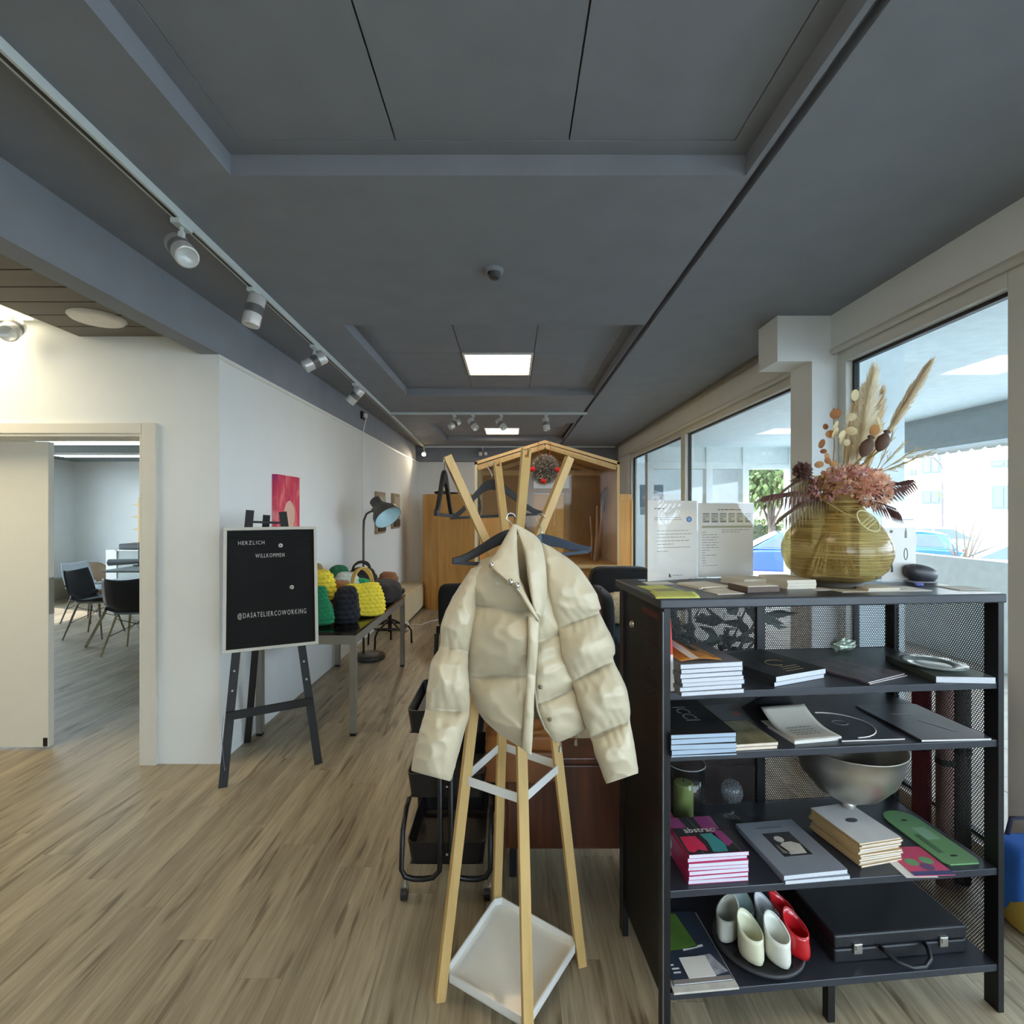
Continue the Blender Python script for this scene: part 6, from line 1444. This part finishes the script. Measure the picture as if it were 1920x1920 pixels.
t = cardblock((1402, 1101), (1462, 1099), (1393, 1092), .018, M('brown_card_edge', (98, 80, 70), .6), 'dark brown card box in front of the card blocks', 1)
o, u, n, w_, dp = frame3((1402, 1101), (1462, 1099), (1393, 1092), z, z+.018); MB().slab(o+u*.003+n*.003+V((0, 0, z+.018)), u*(w_-.006), n*(dp-.006), V((0, 0, .002))).build('top_card', IVO, t)
cardblock((1476, 1088), (1530, 1087), (1434, 1077), .030, IVO, 'tall ivory card block left of the vase', 3)
cardblock((1628, 1103), (1686, 1102), (1624, 1095), .012, CRE, 'cream card stack at the right of the vase', 2)
flat((1534, 1107), (1572, 1106), (1540, 1101), z+.0003, .001, PAPER, 'white paper slip in front of the vase', 'paper', 'paper_slip')
flat((1580, 1110), (1632, 1109), (1592, 1103), z+.0003, .0015, CRE, 'cream paper slip in front of the vase foot', 'paper', 'paper_slip')
flat((1686, 1108), (1748, 1107), (1680, 1099), z+.0003, .002, PAPER, 'white leaflet right of the cream card stack', 'leaflet')
flat((1800, 1106), (1858, 1106), (1778, 1098), z+.0003, .002, PAPER, 'white leaflet at the right end of the shelf top', 'leaflet')
ms = S(.0, 0, z); q = onz(1742, 1096, z)
t = thing('computer_mouse', 'dark grey computer mouse standing at the right of the shelf top', 'mouse', q)
MB().rbox(q+V((.01, .05, .034)), (.055, .034, .030), Matrix.Rotation(.22, 3, 'Y'), .85, 32, 20).build('body', M('mouse_grey', (58, 56, 62), .4), t, smooth=True); MB().rbox(q+V((.01, .05, .004)), (.052, .03, .004), None, .6, 24, 10).build('sole', M('mouse_rim', (130, 132, 140), .4), t, smooth=True); MB().cyl(q+V((-.028, .034, .055)), q+V((-.020, .034, .053)), .007, n=10).build('wheel', BLACKP, t)
t = thing('eraser', 'tiny blue violet eraser left of the mouse', 'eraser', onz(1722, 1098, z)); q = onz(1722, 1099, z)
MB().rbox(q+V((0, 0, .006)), (.014, .008, .0055), None, .4, 16, 10).build('body', M('violet_rubber', (92, 92, 160), .6), t, smooth=True)

# ------------------------------------------------------------ olive woven glass vase and the dried bouquet
VC = at(1566, 1000, 1.74); VC.z = z
def vase_mat():
    m, nt, N, L, b = nodes('olive_woven')
    tc = N.new('ShaderNodeTexCoord'); mp = N.new('ShaderNodeMapping'); mp.inputs['Scale'].default_value = (3, 3, 210); L.new(tc.outputs['Object'], mp.inputs[0])
    nz = N.new('ShaderNodeTexNoise'); nz.inputs['Scale'].default_value = 1.6; nz.inputs['Detail'].default_value = 3; L.new(mp.outputs[0], nz.inputs['Vector'])
    r = N.new('ShaderNodeValToRGB'); r.color_ramp.elements[0].position = .35; r.color_ramp.elements[1].position = .7
    r.color_ramp.elements[0].color = lin((138, 112, 58))+(1,); r.color_ramp.elements[1].color = lin((198, 172, 108))+(1,); L.new(nz.outputs[0], r.inputs[0])
    L.new(r.outputs[0], b.inputs['Base Color']); b.inputs['Roughness'].default_value = .25; b.inputs['Coat Weight'].default_value = .4
    t = N.new('ShaderNodeBsdfTransparent'); t.inputs[0].default_value = (.72, .62, .37, 1)
    mr = N.new('ShaderNodeMapRange'); mr.inputs[1].default_value = .35; mr.inputs[2].default_value = .65; mr.inputs[3].default_value = .28; mr.inputs[4].default_value = .62; L.new(nz.outputs[0], mr.inputs[0])
    mx = N.new('ShaderNodeMixShader'); L.new(mr.outputs[0], mx.inputs[0]); L.new(t.outputs[0], mx.inputs[1]); L.new(b.outputs[0], mx.inputs[2]); L.new(mx.outputs[0], N['Material Output'].inputs[0])
    return m
OW = vase_mat()
vz = thing('vase', 'bulbous olive yellow woven vase on the shelf top', 'vase', VC)
MB().lathe([(0, .022), (.085, .022), (.118, .032), (.148, .062), (.164, .108), (.163, .142), (.150, .178), (.124, .212), (.097, .243), (.081, .268), (.075, .292), (.074, .312), (.071, .312), (.071, .292), (.076, .268)], VC, 64).build('body', OW, vz, smooth=True)
MB().lathe([(0, 0), (.078, 0), (.082, .004), (.080, .022), (0, .022)], VC, 40).build('base_ring', M('vase_base', (64, 58, 50), .6), vz, smooth=True)
tg = [at(1543, 938, 1.655), at(1566, 952, 1.63), at(1590, 966, 1.59), at(1610, 972, 1.565)]
MB().tube(tg, .0022, 6).build('cord', M('jute', (186, 170, 110), .8), vz, smooth=True)
tc_ = at(1628, 977, 1.565); dr_ = V((.8, .1, -.6)).normalized(); pr_ = V((.6, .05, .8)).normalized()
MB().tube([tc_+dr_*.045*math.cos(a)+pr_*.022*math.sin(a) for a in [2*PI*k/24 for k in range(24)]], .0022, 6, closed=True).build('leaf_tag', M('tag_cream', (206, 200, 150), .6), vz, smooth=True)
for k in (-1, 0, 1): MB().tube([tc_+dr_*(.012*k)-pr_*.019, tc_+dr_*(.012*k+.01)+pr_*.018], .0014, 5).build('tag_rib', M('tag_cream'), vz)
NK = VC+V((0, 0, .30)); GRP = 'dried stems in the olive vase'
SB = VC+V((0, 0, .05))
def stem_pts(tip, k=.5): return [SB+V((random.uniform(-.03, .03), random.uniform(-.02, .02), 0)), NK+V((random.uniform(-.03, .03), random.uniform(-.02, .02), -.02)), NK.lerp(tip, k)+V((0, 0, .02)), tip]
STM = M('dry_stem', (150, 122, 66), .8)
def dried(name, label, cat, tip, r=.0025):
    t = thing(name, label, cat, SB, GRP); P = stem_pts(tip); MB().tube(P, r, 6).build('stem', STM, t); return t, P
# hydrangea: two petalled heads
def head(t, c, rad, cols, n, name='petals', ps=.018):
    for ci, col in enumerate(cols):
        f = MB()
        for k in range(n):
            d = V((random.gauss(0, 1), random.gauss(0, 1), random.gauss(0, 1))).normalized()
            p = V(c)+V((d.x*rad[0], d.y*rad[1], d.z*rad[2]))*random.uniform(.75, 1.05)
            e = (d+V((random.gauss(0, .5), random.gauss(0, .5), random.gauss(0, .5)))).normalized(); leaf_quads(f, p, e, random.uniform(.8, 1.2)*ps, ps*.8, .3)
        f.build(name, col, t, kind='stuff')
PK = [thin('petal_salmon', (250, 216, 190)), thin('petal_rose', (245, 200, 178)), thin('petal_mauve', (204, 152, 148), .25)]
q = at(1597, 905, 1.72); t, P = dried('hydrangea', 'large salmon pink dried hydrangea head above the vase neck', 'dried flower', q); head(t, q, (.100, .085, .050), PK, 330)
q = at(1638, 920, 1.66); t, P = dried('hydrangea', 'smaller rose dried hydrangea head at the right front of the bouquet', 'dried flower', q); head(t, q, (.045, .05, .050), PK[:2], 160)
q = at(1545, 915, 1.66); t, P = dried('hydrangea', 'dusky mauve dried hydrangea cluster at the left front of the bouquet', 'dried flower', q); head(t, q, (.060, .05, .032), [PK[2], thin('petal_bronze', (176, 140, 96), .2)], 170)
# pampas plumes
def plume(tip, base, label, rad, n, col, ln=.06):
    tip, base = V(tip), V(base); t = thing('pampas_plume', label, 'dried grass', SB, GRP)
    MB().tube([SB, NK+V((0, 0, -.02)), base, base.lerp(tip, .6)], .0025, 6).build('stem', STM, t); f = MB(); ax = (tip-base).normalized()
    for k in range(n):
        q = random.random(); p = base.lerp(tip, q); r = rad*math.sin(PI*min(.98, .12+q*.85))**.7
        d = V((random.gauss(0, 1), random.gauss(0, 1), random.gauss(0, 1))); d = (d-ax*d.dot(ax)).normalized(); s = ax.cross(d)
        e = p+d*r*random.uniform(.25, 1.35)+ax*random.uniform(.35, 1.1)*ln+V((0, 0, -.006)); p2 = p+d*r*.12
        f.add([p2-s*.0009, p2+s*.0009, p2.lerp(e, .55)+d*.004+s*.0009, e], [(0, 1, 2), (0, 2, 3)])
    f.build('plume', col, t, kind='stuff'); return t
CRM2 = thin('plume_cream', (250, 244, 228), .06, 30, .55)
plume(at(1636, 705, 1.74), at(1608, 868, 1.74), 'tall cream pampas plume in the middle of the bouquet', .034, 1500, CRM2)
plume(at(1618, 740, 1.80), at(1590, 880, 1.78), 'broad cream pampas plume left of the tallest middle one', .042, 1500, CRM2)
plume(at(1652, 745, 1.78), at(1625, 880, 1.76), 'thin beige pampas plume between the middle plume and the poppy pods', .022, 700, thin('plume_beige', (244, 232, 208), .06, 30, .55))
plume(at(1738, 688, 1.70), at(1664, 812, 1.70), 'long slender pampas plume leaning far right', .016, 900, thin('plume_grey', (238, 228, 206), .06, 30, .55))
# lunaria discs
def lunaria(tip, label, spots, cols):
    t, P = dried('lunaria_stem', label, 'dried flower', V(tip), .0018)
    for i, (px_, py_, d, r, ci) in enumerate(spots):
        c = at(px_, py_, d); R = Matrix.Rotation(random.uniform(-.7, .7), 3, 'Z') @ Matrix.Rotation(random.uniform(-.4, .4), 3, 'X') @ Matrix.Rotation(PI/2, 3, 'X') @ Matrix.Rotation(random.uniform(0, 3), 3, 'Z')
        MB().lathe([(0, .0012), (r*.9, .0008), (r, 0), (r*.9, -.0008), (0, -.0012)], c, 20, R @ Matrix.Diagonal((1, .8, 1))).build('seed_disc', cols[ci], t, smooth=True)
LC = [thin('lunaria_ivory', (240, 230, 196), .08), thin('lunaria_tan', (220, 180, 132), .12), thin('lunaria_brown', (190, 136, 94), .12)]
lunaria(at(1563, 765, 1.72), 'lunaria stem with tan and brown seed discs at the left of the bouquet', [(1567, 776, 1.70, .020, 2), (1548, 800, 1.72, .010, 2), (1567, 798, 1.69, .017, 0), (1557, 814, 1.69, .017, 1), (1566, 812, 1.68, .019, 0), (1541, 832, 1.69, .016, 2), (1544, 846, 1.70, .010, 2), (1551, 856, 1.69, .014, 1), (1536, 871, 1.68, .014, 1), (1552, 864, 1.67, .012, 2), (1563, 870, 1.67, .012, 1)], LC)
lunaria(at(1606, 735, 1.74), 'lunaria stem with large ivory seed discs in the bouquet centre', [(1603, 741, 1.70, .022, 0), (1596, 782, 1.70, .017, 0), (1579, 815, 1.67, .017, 0), (1596, 808, 1.67, .018, 0), (1577, 826, 1.67, .012, 0), (1588, 830, 1.66, .014, 0), (1648, 790, 1.68, .018, 0), (1640, 806, 1.67, .018, 1), (1648, 802, 1.68, .014, 0), (1632, 812, 1.68, .010, 1)], LC)
for px_, py_, d, lb_ in ((1625, 838, 1.66, 'brown dried poppy pod left of the other pod'), (1655, 828, 1.66, 'dark dried poppy pod at the right of the bouquet')):
    c = at(px_, py_, d); t, P = dried('poppy_pod', lb_, 'dried flower', c-V((.012, 0, .03))); ax = V((.45, 0, 1)).normalized(); u = ax.cross(V((0, 1, 0))).normalized(); R = Matrix((u, ax.cross(u), ax)).transposed()
    MB().lathe([(.003, -.036), (.012, -.026), (.020, -.008), (.019, .010), (.010, .024), (.006, .028), (.011, .034), (.009, .038), (0, .036)], c, 20, R).build('pod', M('pod_brown', (92, 68, 56), .7, var=.2, scale=20), t, smooth=True)
# dark ferns
FD = [thin('fern_plum', (122, 92, 88), .25), thin('fern_olive', (136, 120, 92), .3)]
def fern(pts, label, col, n=16, L0=.075, droop=.03, name='fern_frond'):
    P = [V(p) for p in pts]; t = thing(name, label, 'dried fern', SB, GRP)
    MB().tube([SB, NK]+P, .002, 6).build('stem', FD[0], t); f = MB()
    for k in range(n):
        q = k/(n-1)*(len(P)-1); i = min(int(q), len(P)-2); p = P[i].lerp(P[i+1], q-i); ax = (P[i+1]-P[i]).normalized(); L = L0*(1-.55*abs(k/(n-1)-.35)*1.3)
        for s in (-1, 1):
            d = (ax*.7+V((0, s*.5, -.5 if s < 0 else .1))).normalized(); sd = d.cross(ax).normalized()
            mid = p+d*L*.5-V((0, 0, droop*.3)); e = p+d*L-V((0, 0, droop)); w2 = d.cross(V((0, 1, 0))).normalized()*L*.085
            f.add([p, mid+w2, e, mid-w2], [(0, 1, 2), (0, 2, 3)])
    f.build('leaflets', col, t); return t
fern([at(1545, 918, 1.70), at(1500, 922, 1.62), at(1445, 928, 1.56)], 'dark plum fern frond reaching furthest left', FD[0], 15, .08)
fern([at(1550, 930, 1.70), at(1515, 940, 1.60), at(1475, 962, 1.52)], 'dark fern frond drooping at the lower left', FD[1], 14, .075, .04)
fern([at(1545, 905, 1.72), at(1510, 895, 1.66), at(1480, 912, 1.62)], 'olive brown fern arching at the upper left', FD[1], 13, .07)
fern([at(1630, 925, 1.70), at(1670, 910, 1.64), at(1705, 900, 1.60)], 'dark fern sprig reaching right past the vase', FD[0], 14, .06, .035)
fern([at(1628, 938, 1.70), at(1655, 945, 1.60), at(1680, 955, 1.55)], 'short dark fern drooping at the lower right', FD[0], 12, .055, .03)
c = at(1505, 884, 1.62); t, P = dried('dark_tuft', 'dark brown round fluffy tuft at the left of the bouquet', 'dried flower', c); head(t, c, (.016, .016, .016), [FD[0]], 150, 'tuft', .018)
# wild grasses on the right
GC = thin('grass_straw', (220, 204, 160))
for k, (px_, py_) in enumerate(((1690, 835), (1715, 845), (1672, 820), (1700, 868), (1740, 850))):
    tip = at(px_, py_, 1.68); t = thing('grass_stalk', ['upright', 'second', 'shortest', 'lowest', 'longest'][k]+' thin straw grass stalk fanning out at the right of the bouquet', 'dried grass', SB, GRP)
    MB().tube([SB, NK, at(1640, 890, 1.70), tip], .0013, 5).build('stem', GC, t); f = MB(); b0 = at(1640, 890, 1.70)
    for j in range(16):
        p = b0.lerp(tip, .35+.65*j/15); e = p+(tip-b0).normalized()*.03+V((random.gauss(0, .006), random.gauss(0, .006), random.gauss(0, .006))); f.tube([p, e], .0009, 4)
    f.build('ear', GC, t)
# stems seen through the vase: a tied bunch of straw
t = thing('straw_bunch', 'yellow brown bunch of straw stems inside the vase', 'dried grass', SB, GRP)
for k in range(22):
    a = k*2.4; MB().tube([VC+V((math.cos(a)*.09-.02, math.sin(a)*.06, .035)), VC+V((math.cos(a)*.02-.01, math.sin(a)*.015, .20)), VC+V((math.cos(a)*.03, math.sin(a)*.02, .315))], .0028, 5).build('stalk', M('straw_gold', (172, 134, 48), .7), t)
MB().lathe([(.028, -.012), (.031, 0), (.028, .012)], VC+V((-.01, 0, .195)), 16).build('tie', M('straw_tie', (196, 158, 60), .7), t)
